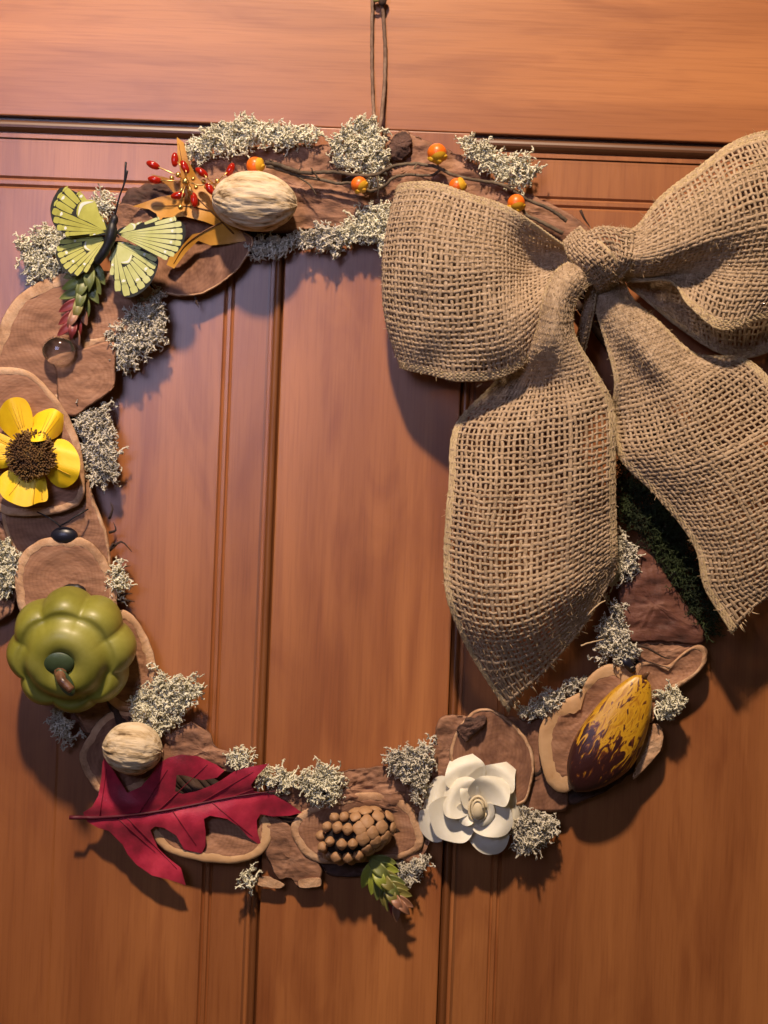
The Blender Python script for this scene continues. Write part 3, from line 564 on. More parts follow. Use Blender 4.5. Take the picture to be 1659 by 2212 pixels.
# ------------------------------------------------------------------ butterfly
WY = nmat('pale_yellow_green_wing', [(.38, .40, .10), (.54, .56, .20), (.64, .66, .32)], 40, rough=.6, bump=0)
WYL = nmat('olive_yellow_wing', [(.34, .33, .045), (.50, .50, .10), (.60, .58, .20)], 40, rough=.6, bump=0)
WB = mat('black_wing_edge', (.012, .013, .010), .7); WW = mat('white_wing_dot', (.78, .80, .70), .6)
t = thing('butterfly', 'pale yellow butterfly ornament with black veins', 'butterfly', (241, 510, 90))
def wing(name, out, root, dfun, nc, m, discal, mg=(0, 1)):
    out = C(out, 0, 219.4); root = C([root], 0, 219.4)[0]
    so = crom(out, 90, True)
    mb = MB(); sheet(mb, so, dfun, .8, 8); w_ = mb.build(name, WB, t)
    # margin angles
    cells = MB(); dots = MB(); rv = np.array(root)
    ang = np.unwrap([math.atan2(p[1] - rv[1], p[0] - rv[0]) for p in so]); dst = np.hypot(*(so - rv).T)
    far = dst > 22
    A = np.array([math.atan2(p[1] - rv[1], p[0] - rv[0]) for p in so[far]])
    a0 = math.atan2(*(np.mean(so, 0) - rv)[::-1]); A = (A - a0 + math.pi) % (2 * math.pi) - math.pi
    D = dst[far]; lo, hi = A.min() + .03, A.max() - .03
    def rad(a): k = np.abs(A - a) < .10; return D[k].max() if k.any() else D[np.argmin(np.abs(A - a))]
    E = np.linspace(lo, hi, nc + 1)
    def pt(a, r): return (rv[0] + r * math.cos(a + a0), rv[1] + r * math.sin(a + a0))
    def plate(poly, mbb, off, th=.5):
        poly = crom(poly, 22, True); sheet(mbb, poly, lambda u, v: dfun(u, v) + off, th, 6)
    dl, dw0, dw1 = discal
    for i in range(nc):
        a, b = E[i], E[i + 1]; mm = (a + b) / 2; g = .006 + .055 * (b - a)
        r = min(rad(a + g), rad(mm), rad(b - g) + 3)
        fr = (mm - lo) / (hi - lo); ins = (dl * r + 2) if dw0 < fr < dw1 else r * .10
        tip = r * .95
        split = random.uniform(.70, .78) if name == 'hindwing' else .88
        r1 = ins + (tip - ins) * (split if nc > 6 else 1)
        plate([pt(a + g, ins + 2), pt(mm, ins), pt(b - g, ins + 2), pt(b - g, r1 - 4), pt(mm, r1), pt(a + g, r1 - 4)], cells, .5)
        if nc > 6:
            plate([pt(a + g * 1.2, r1 + 1), pt(b - g * 1.2, r1 + 1), pt(b - g * 1.4, tip - 1.5), pt(mm, tip), pt(a + g * 1.4, tip - 1.5)], cells, .5)
            if i % 2 == 0: plate([pt(a + g * 2, r1 - 6), pt(mm, r1 - 4), pt(b - g * 2, r1 - 6), pt(mm, r1 - 10)], dots, .9)
    if dl: 
        a, b = lo + (hi - lo) * dw0, lo + (hi - lo) * dw1; mm = (a + b) / 2; r = rad(mm) * dl
        plate([pt(mm, 5), pt(a + .05, r * .5), pt(a + .05, r * .85), pt(mm, r), pt(b - .05, r * .85), pt(b - .05, r * .5)], cells, .55)
        plate([pt(a + .06, r * .82), pt(mm, r * .97), pt(b - .06, r * .82), pt(mm, r * .88)], dots, 1.0)
    cells.build('wing_cells', m, w_); dots.build('white_spots', WW, w_)
wing('forewing', [(702, 815), (650, 735), (600, 675), (520, 605), (440, 566), (395, 562), (365, 600), (340, 650), (328, 710), (345, 790), (385, 840), (440, 866), (560, 872), (690, 868)], (700, 850), lambda u, v: 92 + (241 - u) * .38, 11, WYL, (.62, .45, .95))
wing('hindwing', [(692, 890), (620, 862), (500, 858), (420, 890), (372, 960), (368, 1020), (400, 1085), (455, 1130), (520, 1130), (590, 1070), (640, 1000), (685, 930)], (690, 890), lambda u, v: 86 + (241 - u) * .22, 12, WYL, (.45, .3, .7))
wing('forewing', [(765, 862), (790, 825), (880, 800), (1000, 778), (1100, 768), (1170, 778), (1208, 815), (1212, 870), (1190, 940), (1150, 990), (1100, 1015), (1030, 1012), (950, 975), (850, 910)], (765, 865), lambda u, v: 92 + (u - 241) * .30, 12, WY, (.6, .0, .42))
wing('hindwing', [(748, 915), (830, 920), (940, 970), (1025, 1015), (1030, 1080), (1000, 1160), (960, 1215), (900, 1262), (840, 1278), (785, 1250), (745, 1170), (722, 1080), (722, 980)], (748, 920), lambda u, v: 84 + (u - 241) * .20, 12, WY, (.45, .3, .7))
mb = MB(); utube(mb, [(248, 466, 98), (247, 474, 101), (243, 486, 101), (241, 500, 102), (236, 522, 100), (224, 545, 96), (211, 563, 90), (206, 570, 88)], [5, 8.5, 8, 11, 12, 10, 10, 9, 4], 12, 30); mb.build('body', BLACK, t)
for e in ((272, 350, 118), (275, 368, 122)):
    mb = MB(); utube(mb, [(247, 470, 100), (258, 425, 110), ((258 + e[0]) / 2 + 3, 395, 116), e], [2.2, 1.8, 1.5, 2.4], 6, 14); mb.build('antenna', BLACK, t)

# ------------------------------------------------------------------ succulent picks
SG = [nmat('succulent_' + n, c, 45, rough=.45, bump=.1) for n, c in (('bright', [(.20, .24, .03), (.36, .40, .06)]), ('green', [(.10, .12, .03), (.22, .25, .07)]), ('olive', [(.16, .14, .035), (.28, .25, .07)]), ('red', [(.12, .012, .014), (.26, .04, .035)]), ('pinkish', [(.26, .12, .06), (.36, .17, .11)]))]
def petal_leaf(mb, base, tip, wid, cup, lift, m=0):
    """fleshy lanceolate leaf from base to tip (grid points with depth)"""
    b = np.array(base, float); e = np.array(tip, float); ax = e - b; L = np.hypot(ax[0], ax[1]); side = np.array([-ax[1], ax[0], 0]) / (L + 1e-6)
    n = 11; k = 6; T_ = []; B_ = []
    for i in range(n):
        s = i / (n - 1); w = wid * math.sin(math.pi * min(1, s * .86 + .14)) ** .8 * (1 if s < .98 else .15)
        c = b + ax * s + np.array([0, 0, lift * math.sin(math.pi * s)])
        for j in range(k + 1):
            q = j / k * 2 - 1
            T_.append(c + side * w * q + np.array([0, 0, cup * q * q * w / wid])); B_.append(c + side * w * q * .98 + np.array([0, 0, cup * q * q * w / wid - 3.5 * (1 - q * q) - .8]))
    V = np.array(T_ + B_); F = []; N_ = n * (k + 1)
    for i in range(n - 1):
        for j in range(k):
            a = i * (k + 1) + j; F += [(a, a + 1, a + k + 2, a + k + 1), (N_ + a, N_ + a + k + 1, N_ + a + k + 2, N_ + a + 1)]
        for a, bb in ((i * (k + 1), (i + 1) * (k + 1)), ((i + 1) * (k + 1) + k, i * (k + 1) + k)): F.append((a, bb, bb + N_, a + N_))
    V2 = P(V); mb.addl(V2, F, m)
def succulent(label, p0, p1, d0, d1, wid, L0, L1, n, seed, cols):
    r = random.Random(seed); t = thing('succulent_pick', label, 'succulent', (p0[0], p0[1], d0 - 15), 'small artificial succulents')
    mb = MB(); p0 = np.array(p0, float); p1 = np.array(p1, float); ax = (p1 - p0); L = np.hypot(*ax); ax /= L; sd = np.array([-ax[1], ax[0]])
    utube(mb, [(*(p0 - ax * 12), d0 - 18), (*p0, d0 - 6), (*(p0 + (p1 - p0) * .5), (d0 + d1) / 2 - 4), (*(p1 - ax * 15), d1 - 4)], 4, 6, 14); mb.build('stalk', SG[2], t)
    for i in range(n):
        s = i / (n - 1) * .80; c = p0 + (p1 - p0) * s; k = i % 3 - 1; a = k * r.uniform(.75, 1.0) + r.uniform(-.12, .12)
        if k == 0: a = r.uniform(-.25, .25)
        a *= (1 - s * .45)
        dr = ax * math.cos(a) + sd * math.sin(a); LL = L0 + (L1 - L0) * s; dd = d0 + (d1 - d0) * s
        lift = (14 if k == 0 else 4); top = dd + (12 if k == 0 else -2) + r.uniform(-3, 3)
        m = cols[min(len(cols) - 1, int((s / .8) * len(cols) * .999))]; m = m if r.random() < .8 else min(4, m + 1)
        mb = MB(); e = c + dr * LL; petal_leaf(mb, (*c, dd), (*e, top), wid * (1 - .35 * s), 3.0, lift); mb.build('leaf', SG[m], t)
succulent('green succulent with red tip hanging under the butterfly', (196, 562), (146, 738), 68, 72, 13, 62, 42, 19, 3, [1, 1, 0, 1, 2, 4, 3, 3])
succulent('green and dark red succulent hanging below the pine cone', (798, 1856), (872, 1968), 48, 56, 13.5, 60, 44, 21, 5, [0, 0, 2, 1, 2, 2, 3, 4])

# ------------------------------------------------------------------ glass bead and black bits
GL = mat('clear_glass', (.93, .97, 1), .02, Transmission_Weight=1.0, IOR=1.47)
mb = MB(); v_, f_ = ellip(40, 28); mb.addl(P1(127, 757, 62) + v_ * np.array([35, 24, 31]) * S, f_); g = mb.build('glass_bead', GL); tag(g, 'clear glass bead on the wood slice below the upper succulent', 'bead')
t = thing('dark_berry_pick', 'dark navy bead on thin wires just above the rounded slice', 'bead', (140, 1140, 50))
mb = MB(); mb.addl(P1(139, 1157, 46) + v_ * np.array([29, 15, 19]) * S, f_); mb.build('bead', NAVY, t)
mb = MB(); utube(mb, [(128, 1138, 60), (150, 1125, 66), (172, 1110, 64), (190, 1100, 50)], 1.8, 5, 14, jit=.5); utube(mb, [(132, 1138, 60), (105, 1118, 64), (80, 1106, 60)], 1.6, 5, 14); mb.build('wire', BLACK, t)
mb = MB(); utube(mb, [(134, 1282, 62), (142, 1272, 74), (158, 1270, 80), (176, 1275, 78), (190, 1292, 64)], [4, 8, 9, 8, 4], 8, 20, jit=.6); utube(mb, [(140, 1276, 72), (138, 1266, 76)], [3, 1], 5, 4)
o = mb.build('black_wire_loop', BLACK); tag(o, 'thick black wire loop between rounded slice and pumpkin top', 'wire')
mb = MB(); utube(mb, [(1340, 1420, 50), (1352, 1430, 56), (1368, 1448, 52)], [6, 12, 8], 10, 12); o = mb.build('dark_seed', NAVY); tag(o, 'dark blue black seed between the lichen and the pale slice', 'seed')

# ------------------------------------------------------------------ yellow flower
YP = nmat('yellow_petal', [(.72, .40, .004), (.86, .55, .008), (.92, .66, .02)], 22, rough=.5, bump=.15, bscale=300)
YC = nmat('flower_centre_fuzz', [(.05, .018, .006), (.15, .07, .018), (.32, .19, .05)], 140, rough=.8, bump=0)
PV = mat('petal_crease', (.60, .34, .012), .6)
t = thing('yellow_flower', 'bright yellow artificial flower with brown centre at the left edge', 'flower', (66, 984, 60))
fc = (66, 984)
def yp(out, d0, k, curl, seed, creases=()):
    out = C(out, 0, 713); so = crom(out, 60, True); c = np.mean(so, 0)
    def dd(u, v):
        r = math.hypot(u - fc[0], v - fc[1]); q = ((u - fc[0]) * (c[1] - fc[1]) - (v - fc[1]) * (c[0] - fc[0])) / (math.hypot(*(c - fc)) + 1e-6)
        return d0 + k * (r - 40) - curl * q * q / 40 + 1.5 * math.sin(q / 6 + seed)
    mb = MB(); sheet(mb, so, dd, 1.6, 7); o = mb.build('petal', YP, t)
    if not creases:
        vx = c - np.array(fc); px_ = np.array([-vx[1], vx[0]]) / np.hypot(*vx)
        creases = 1; mb = MB()
        for q in (-11, -3, 6, 13):
            L = [np.array(fc) + vx * k + px_ * q * (k - .2) for k in np.linspace(.72, 1.32, 9)]; utube(mb, [(x, y, dd(x, y) + .1) for x, y in L], [.7, .5, .25], 4)
        mb.build('crease', PV, o)
    elif creases:
        mb = MB()
        for (a, b) in creases:
            L = np.array(C([a, b], 0, 713)); L = [L[0] + (L[1] - L[0]) * s for s in np.linspace(0, 1, 8)]; utube(mb, [(x, y, dd(x, y) + .3) for x, y in L], .9, 4)
        mb.build('crease', PV, o)
yp([(100, 720), (0, 630), (-5, 540), (30, 470), (90, 440), (160, 450), (200, 510), (215, 590), (205, 660), (160, 700)], 92, .05, .5, 1)
yp([(190, 720), (178, 600), (240, 545), (330, 512), (385, 530), (436, 582), (420, 640), (370, 700), (300, 720)], 122, -.75, 1.2, 2)
yp([(300, 760), (380, 712), (450, 730), (505, 800), (524, 880), (505, 970), (440, 1025), (370, 1020), (310, 960), (280, 880)], 92, .12, .4, 3, [((340, 890), (460, 948))])
yp([(100, 900), (20, 935), (-15, 1000), (10, 1080), (70, 1125), (165, 1154), (250, 1128), (310, 1108), (305, 1010), (280, 930), (200, 890)], 92, .22, .2, 4, [((130, 990), (60, 1080)), ((232, 990), (215, 1140)), ((270, 1050), (275, 1110))])
yp([(110, 740), (40, 690), (-60, 660), (-140, 690), (-150, 760), (-60, 790), (60, 800)], 90, .1, .5, 5)
yp([(90, 790), (0, 740), (-110, 770), (-150, 850), (-60, 900), (60, 890)], 94, .15, .4, 6)
mb = MB(); v2, f2 = ellip(28, 18); mb.addl(P1(66, 982, 98) + v2 * np.array([44, 16, 44]) * S, f2)
r_ = random.Random(4)
for i in range(950):
    a = r_.uniform(0, 6.283); q = math.sqrt(r_.random()); u = fc[0] + 47 * q * math.cos(a); v = 982 + 47 * q * math.sin(a); dz = 16 * math.sqrt(max(0, 1 - (q * .95) ** 2)); L_ = 8 if q < .8 else 11
    du = math.cos(a) * q * L_ * .8 + r_.gauss(0, 2.2); dv = math.sin(a) * q * L_ * .8 + r_.gauss(0, 2.2)
    V, F = tube(P([(u, v, 96 + dz), (u + du * .5, v + dv * .5, 100 + dz), (u + du, v + dv, 104 + dz + r_.uniform(-2, 3))]), np.array([1.2, 1.3, 1.7]) * S, 4); mb.addl(V, F)
mb.build('centre', YC, t)

# ------------------------------------------------------------------ pumpkin
PG = nmat('waxy_green_gourd', [(.12, .115, .012), (.23, .22, .028), (.33, .31, .065)], 22, rough=.46, detail=7, bump=.25, bscale=120, Coat_Weight=.16, Coat_Roughness=.3)
TEAL = nmat('teal_paint_and_shade', [(.035, .055, .02), (.07, .105, .05)], 60, rough=.45, bump=.1)
BST = nmat('brown_stem', [(.06, .025, .012), (.17, .08, .04), (.32, .18, .10)], 120, rough=.35, bump=.4)
t = thing('green_pumpkin', 'glossy green ribbed miniature pumpkin on the left side', 'pumpkin', (154, 1408, 70))
prof = crom(np.array([(0, .54), (.10, .57), (.24, .67), (.40, .69), (.54, .62), (.65, .47), (.72, .43), (.82, .43), (.93, .33), (1.0, .12), (1.0, -.12), (.9, -.38), (.7, -.55), (.4, -.62), (.0, -.60)]), 60)
nu = 128; V = []
for (r, z) in prof:
    for i in range(nu):
        a = 2 * math.pi * i / nu; lob = abs(math.cos(4 * (a - .1)))
        out_ = min(1, max(0, (r - .15) / .6)) if z > 0 else 1
        k = 1 - (.11 * (1 - lob ** .8)) * out_ * (1 if z < 0 else min(1, max(.12, (r - .50) * 2.6)))
        zz = z + (.05 * (lob - .5)) * (math.exp(-((r - .82) / .16) ** 2) if z > 0 else 0)
        nzv = 1 + .02 * noise.noise(Vector((math.cos(a) * 2 * r, math.sin(a) * 2 * r, z * 2)))
        V.append((r * k * math.cos(a) * nzv, r * k * math.sin(a) * nzv, zz))
V = np.array(V) * 133 * S; F = [(j * nu + i, j * nu + (i + 1) % nu, (j + 1) * nu + (i + 1) % nu, (j + 1) * nu + i) for j in range(len(prof) - 1) for i in range(nu)]
axis = Vector((.0, -1, -.26)).normalized(); Q = np.array(axis.to_track_quat('Z', 'Y').to_matrix())
pc = P1(156, 1404, 96)
mb = MB(); mb.addl(V @ Q.T + pc, [f[::-1] for f in F]); mb.build('body', PG, t)
A3 = np.array(axis)
v3, f3 = ellip(28, 14)
def onp(du, dv, h): return pc + RT * du * S - UP * dv * S + A3 * h * S
mb = MB(); vv = v3 * np.array([36, 25, 9]) * S; mb.addl(vv @ Q.T + onp(-12, -4, 85), f3)
vv = v3 * np.array([15, 32, 7]) * S; rz = np.array(Matrix.Rotation(R(28), 3, 'Z')); mb.addl((vv @ rz.T) @ Q.T + onp(6, 36, 88), f3); mb.build('calyx', TEAL, t)  # dark crescent under the stem: green paint with shade put into its shape
mb = MB(); pts = crom(np.array([onp(-6, 16, 80), onp(2, 24, 104), onp(12, 32, 108), onp(24, 43, 110)]), 14)
V4, F4 = tube(pts, np.interp(np.linspace(0, 1, 14), [0, .3, 1], [14, 10, 8.5]) * S, 9); mb.addl(V4, F4); mb.build('stem', BST, t)

# ------------------------------------------------------------------ berry twig
t = thing('berry_twig', 'grey brown twig with five orange berries across the top', 'twig', (860, 370, 50))
mb = MB()
utube(mb, [(574, 350, 66), (598, 355, 68), (625, 365, 70), (660, 374, 66), (700, 372, 62), (735, 373, 64), (770, 379, 68), (812, 377, 70), (835, 366, 70), (858, 357, 66), (900, 354, 64), (945, 362, 66), (965, 372, 68), (985, 380, 70), (1040, 391, 68), (1080, 398, 64), (1108, 412, 64)], [5, 4.1, 4.2, 3.6, 3.8, 3.6, 4], 7, 110, jit=.5)
utube(mb, [(576, 358, 64), (610, 368, 62), (648, 381, 60), (690, 388, 60), (730, 396, 62), (765, 396, 64), (800, 412, 60), (832, 400, 62), (850, 384, 62), (880, 378, 60), (930, 379, 60), (950, 368, 62)], [4.6, 3.6, 3.4, 3.2, 2.8], 7, 80, jit=.6)
utube(mb, [(1108, 412, 62), (1140, 432, 62), (1180, 448, 64), (1205, 463, 66), (1224, 478, 66)], [3.4, 3.8, 4.6], 7, 26, jit=.4)
utube(mb, [(1122, 428, 60), (1135, 462, 62), (1165, 478, 62), (1216, 504, 60)], [3.4, 4, 4.6], 7, 26, jit=.4)
for L in ([(640, 380, 62), (668, 398, 66), (684, 422, 66)], [(690, 388, 62), (676, 370, 70), (672, 362, 74)], [(735, 373, 64), (728, 362, 70)], [(598, 355, 66), (582, 346, 72)], [(900, 354, 66), (895, 366, 74)], [(812, 377, 70), (817, 400, 74), (816, 430, 66)], [(640, 378, 62), (650, 362, 70)], [(1080, 398, 64), (1110, 402, 66), (1124, 404, 66)], [(985, 380, 66), (990, 395, 70)], [(945, 362, 66), (947, 348, 72)], [(770, 379, 66), (775, 392, 72)]): utube(mb, L, [2.4, 1.8, 1.0], 5, 10, jit=.4)
mb.build('stem', TWIG, t)
BO = nmat('orange_berry', [(.62, .035, .006), (.80, .15, .008), (.85, .26, .012)], 55, rough=.38, detail=2, bump=.05); BY = nmat('yellow_husk', [(.60, .28, .01), (.75, .42, .02)], 60, rough=.55, bump=.2)
bmesh_ = newmesh('berry', ellip(26, 18)[0] * S, ellip(26, 18)[1], [BO])
for (u, v, d, r, ha) in ((551, 358, 76, 18.5, 0), (776, 399, 82, 17, 35), (944, 331, 80, 20.5, 70), (988, 403, 84, 18, -20), (1115, 439, 80, 18.5, 75)):
    o = link('berry', bmesh_, t); o.location = P1(u, v, d) - wloc(t); o.scale = (r, r, r * 1.03); o.rotation_euler = (random.uniform(0, 6), random.uniform(0, 6), 0)
    for k in range(3):
        a = R(ha + (k - 1) * 58 + random.uniform(-8, 8)); mb = MB()
        b_ = (u + math.cos(a) * r * .62, v + math.sin(a) * r * .62); 
        e_ = (u + math.cos(a + .5) * r * 1.15, v + math.sin(a + .5) * r * 1.2)
        petal_leaf(mb, (b_[0], b_[1], d + r * .62), (e_[0], e_[1], d - 2), r * .42, -4, 6); mb.build('husk', BY, t)
    # a yellow cap over part of the fruit
    V5, F5 = ellip(20, 16); keep = [f for f in F5 if all(V5[i][2] > .42 for i in f)]
    dr = Vector((math.cos(R(ha)), -.5, -math.sin(R(ha)))).normalized(); q = np.array(dr.to_track_quat('Z', 'Y').to_matrix())
    mb = MB(); mb.addl((V5 * r * 1.05 * S) @ q.T + P1(u, v, d), keep); mb.build('cap', BY, t)

# ------------------------------------------------------------------ pine cone
SCALE = nmat('cone_scale', [(.20, .10, .045), (.40, .22, .105), (.55, .34, .18)], 90, rough=.6, bump=.5, bscale=400); CORE = mat('cone_core', (.010, .005, .005), .9)
t = thing('pine_cone', 'small brown pine cone with rounded scales at the bottom', 'pine cone', (775, 1800, 50))
cc = P1(772, 1800, 62); ca = R(20)
ax_ = RT * math.cos(ca) + UP * math.sin(ca); ay_ = -RT * math.sin(ca) + UP * math.cos(ca); az_ = np.array([0, -1, 0.])
BAS = np.stack([ax_, ay_, az_], 1)
mb = MB(); mb.addl((v3 * np.array([76, 42, 36]) * S) @ BAS.T + cc, f3); mb.build('core', CORE, t)
eS = ellip(16, 12)[0]
eS = np.array([(x * (1 + .16 * abs(math.cos(2 * math.atan2(y, x)))) , y * (1 + .16 * abs(math.cos(2 * math.atan2(y, x)))), (z * .8 + (.14 * math.exp(-((x * x + y * y) / .05)) if z > 0 else 0)) + .10 * noise.noise(Vector((x * 3, y * 3, z * 3)))) for x, y, z in eS])
smesh = newmesh('scale', eS * S, ellip(16, 12)[1], [SCALE])
rows = 8; k = 0
for j in range(rows):
    s = -0.93 + 1.86 * j / (rows - 1); rr = math.sqrt(max(.05, 1 - s * s)); cnt = max(4, int(round((9 if s < 0 else 11) * rr)))
    for i in range(cnt):
        a = 2 * math.pi * (i + .5 * (j % 2)) / cnt + random.uniform(-.07, .07)
        if math.sin(a) < -.35: continue
        openk = max(0, -s + .15); ex = 1.0 + .20 * openk
        loc = np.array([s * 82 + random.uniform(-2, 2), 47 * rr * ex * math.cos(a), 42 * rr * ex * math.sin(a)]) * S
        o = link('scale', smesh, t); nrm_ = np.array([s * .75, math.cos(a) * rr, math.sin(a) * rr]); nrm_ = BAS @ nrm_
        q = Vector(nrm_).to_track_quat('Z', 'Y'); o.rotation_mode = 'QUATERNION'; o.rotation_quaternion = q
        sz = random.uniform(.88, 1.1); w_ = (10.2 if s < .05 else 12.6) * sz
        o.scale = (w_, w_ * 1.05, 13 if s < .1 else 7); o.location = (BAS @ loc) + cc - wloc(t); k += 1

# ------------------------------------------------------------------ white flower
WF = nmat('ivory_petal', [(.76, .70, .55), (.84, .79, .65), (.89, .85, .73)], 30, rough=.6, bump=.12, bscale=260, Subsurface_Weight=.15, Subsurface_Radius=(.004, .003, .002), Subsurface_Scale=.5)
WC = mat('cream_bud', (.66, .56, .38), .6)
t = thing('white_flower', 'ivory white wooden rose at the bottom right of centre', 'flower', (1030, 1745, 50))
fc2 = (822.9 + 632 * .3307, 1426 + 975 * .3307)
def wp(out, base, up, cup, roll, seed):
    """petal: 'up' rise per unit from the centre, edges curl towards the viewer"""
    so = crom(C(out, 822.9, 1426), 64, True); c = np.mean(so, 0); so = c + (so - c) * 1.06; R_ = np.max(np.hypot(*(so - fc2).T)); axv = (c - fc2) / (np.hypot(*(c - fc2)) + 1e-6); hw = np.max(np.abs((so - c) @ np.array([-axv[1], axv[0]])))
    def dd(u, v):
        p = np.array([u, v]) - fc2; r = np.hypot(*p); q = (p - (c - fc2)) @ np.array([-axv[1], axv[0]]) / hw; s = r / R_
        return base - 12 + up * r + cup * q * q - roll * max(0, s - .72) ** 2 * 60 + 1.2 * math.sin(u / 9 + seed)
    mb = MB(); sheet(mb, so, dd, 1.2, 6); mb.build('petal', WF, t)
wp([(250, 1050), (262, 985), (330, 985), (360, 1040), (400, 1120), (390, 1180), (320, 1172), (262, 1110)], 46, .12, 4, 4, 1)
wp([(560, 1120), (620, 1110), (700, 1120), (820, 1130), (818, 1200), (780, 1250), (715, 1267), (650, 1250), (590, 1190)], 46, .22, 5, 2, 2)
wp([(800, 860), (870, 862), (915, 900), (942, 960), (925, 1035), (860, 1085), (800, 1060), (780, 940)], 52, .08, 6, 10, 3)
wp([(275, 960), (285, 885), (345, 785), (400, 762), (450, 790), (470, 880), (420, 960), (340, 985)], 52, .10, 8, 8, 4)
wp([(425, 760), (468, 640), (545, 594), (610, 628), (672, 690), (660, 800), (560, 860), (450, 830)], 52, .22, 12, 14, 5)
wp([(560, 800), (640, 710), (760, 680), (872, 670), (868, 760), (856, 860), (760, 860), (640, 870)], 56, .22, 12, 16, 6)
wp([(325, 955), (420, 900), (540, 930), (610, 1020), (600, 1110), (545, 1182), (450, 1178), (368, 1140), (332, 1050)], 60, .26, 6, 2, 7)
wp([(560, 990), (640, 950), (720, 890), (800, 920), (846, 1000), (848, 1080), (800, 1140), (710, 1150), (625, 1122), (585, 1060)], 68, .30, 6, 2, 8)
wp([(412, 950), (428, 850), (510, 778), (590, 775), (640, 830), (640, 930), (570, 1000), (500, 1030), (430, 1012)], 76, .30, 12, 8, 9)
wp([(575, 860), (640, 772), (745, 765), (820, 800), (838, 870), (810, 950), (740, 940), (650, 930)], 80, .34, 10, 8, 10)
wp([(520, 850), (560, 800), (620, 820), (650, 880), (640, 950), (590, 980), (540, 950)], 80, .34, 8, 4, 11)
wp([(600, 1000), (650, 960), (720, 940), (740, 1000), (710, 1060), (650, 1080), (610, 1050)], 80, .34, 6, 2, 12)
wp([(500, 960), (560, 940), (610, 990), (610, 1050), (560, 1080), (505, 1040)], 78, .32, 6, 2, 13)
mb = MB(); mb.addl(P1(fc2[0], fc2[1], 84) + v3[:, [0, 2, 1]] * np.array([15, 14, 22]) * S, f3); mb.build('bud', WC, t)
mb = MB(); ang = np.linspace(0, 2 * np.pi * 1.35, 40)
utube(mb, [(fc2[0] + 18 * math.cos(a), fc2[1] + 27 * math.sin(a), 90 + a) for a in ang], 3.2, 8, flat if False else None) if False else None
for (ra, rb, d_, th) in ((19, 28, 78, 2.6), (12, 19, 88, 2.2)):
    V6, F6 = tube(P([(fc2[0] + ra * math.cos(a), fc2[1] + rb * math.sin(a), d_ + 1.2 * a) for a in np.linspace(.3, 6.2, 30)]), th * S, 8); mb.addl(V6, F6)
mb.build('inner_petal', WC, t)

# ------------------------------------------------------------------ yellow pod
def podmat():
    m = mat('ochre_pod', (.5, .25, .02), .42, Coat_Weight=.25, Coat_Roughness=.3); nt = m.node_tree; N = nt.nodes; L = nt.links; b = N['Principled BSDF']
    tc = N.new('ShaderNodeTexCoord'); mp = N.new('ShaderNodeMapping'); mp.inputs['Rotation'].default_value = (0, R(-30), 0); mp.inputs['Scale'].default_value = (1.0, 1, .30); L.new(tc.outputs['Object'], mp.inputs[0])
    n = N.new('ShaderNodeTexNoise'); n.inputs['Scale'].default_value = 300; n.inputs['Detail'].default_value = 8; n.inputs['Distortion'].default_value = 1.4; L.new(mp.outputs[0], n.inputs[0])
    sep = N.new('ShaderNodeSeparateXYZ'); L.new(tc.outputs['Object'], sep.inputs[0])
    mr = N.new('ShaderNodeMapRange'); mr.inputs[1].default_value = -.030; mr.inputs[2].default_value = .008; mr.inputs[3].default_value = .30; mr.inputs[4].default_value = -.02; L.new(sep.outputs[2], mr.inputs[0])
    ad = N.new('ShaderNodeMath'); ad.operation = 'ADD'; L.new(n.outputs[0], ad.inputs[0]); L.new(mr.outputs[0], ad.inputs[1])
    cr = N.new('ShaderNodeValToRGB'); L.new(ad.outputs[0], cr.inputs[0]); e = cr.color_ramp.elements; e[0].position = .30; e[0].color = (.33, .13, .008, 1); e[1].position = .66; e[1].color = (.035, .008, .008, 1)
    q = e.new(.44); q.color = (.52, .27, .012, 1); q = e.new(.54); q.color = (.56, .30, .014, 1); q = e.new(.60); q.color = (.14, .035, .01, 1)
    L.new(cr.outputs[0], b.inputs['Base Color']); bp = N.new('ShaderNodeBump'); bp.inputs['Strength'].default_value = .5; bp.inputs['Distance'].default_value = .0006; L.new(n.outputs[0], bp.inputs['Height']); L.new(bp.outputs[0], b.inputs['Normal'])
    return m
t = thing('dried_pod', 'mottled yellow and maroon dried pod at the lower right', 'pod', (1320, 1580, 50))
p0 = P1(1392, 1462, 70); p1 = P1(1240, 1708, 64); L_ = np.linalg.norm(p1 - p0); up_ = (p0 - p1) / L_; fw = np.array([0, -1, 0.]); sd_ = np.cross(up_, fw); sd_ /= np.linalg.norm(sd_)
n1, n2 = 50, 48; V = []
pr = crom(np.array([(0, .10), (.05, .38), (.22, .74), (.45, .95), (.65, 1.0), (.82, .78), (.94, .42), (1, .06)]), n1)
for s, w_ in pr:
    for i in range(n2):
        a = 2 * math.pi * i / n2; rg = 1 + .035 * math.cos(7 * a) * math.sin(math.pi * s) + .06 * noise.noise(Vector((s * 3, math.cos(a) * 2, math.sin(a) * 2)))
        x = 66 * w_ * math.cos(a) * rg + 8 * math.sin(s * 3.1); y = 32 * w_ * math.sin(a) * rg
        V.append((x * S, -y * S, L_ / 2 - s * L_))
F = [(j * n2 + i, j * n2 + (i + 1) % n2, (j + 1) * n2 + (i + 1) % n2, (j + 1) * n2 + i) for j in range(n1 - 1) for i in range(n2)] + [list(range(n2))[::-1], [(n1 - 1) * n2 + i for i in range(n2)]]
o = link('shell', newmesh('shell', V, F, [podmat()]), t); o.data.flip_normals() if False else None
Mx = Matrix(((sd_[0], 0, up_[0]), (sd_[1], 1, up_[1]), (sd_[2], 0, up_[2])))
o.rotation_mode = 'QUATERNION'; o.rotation_quaternion = Mx.to_quaternion(); o.location = (p0 + p1) / 2 - wloc(t)
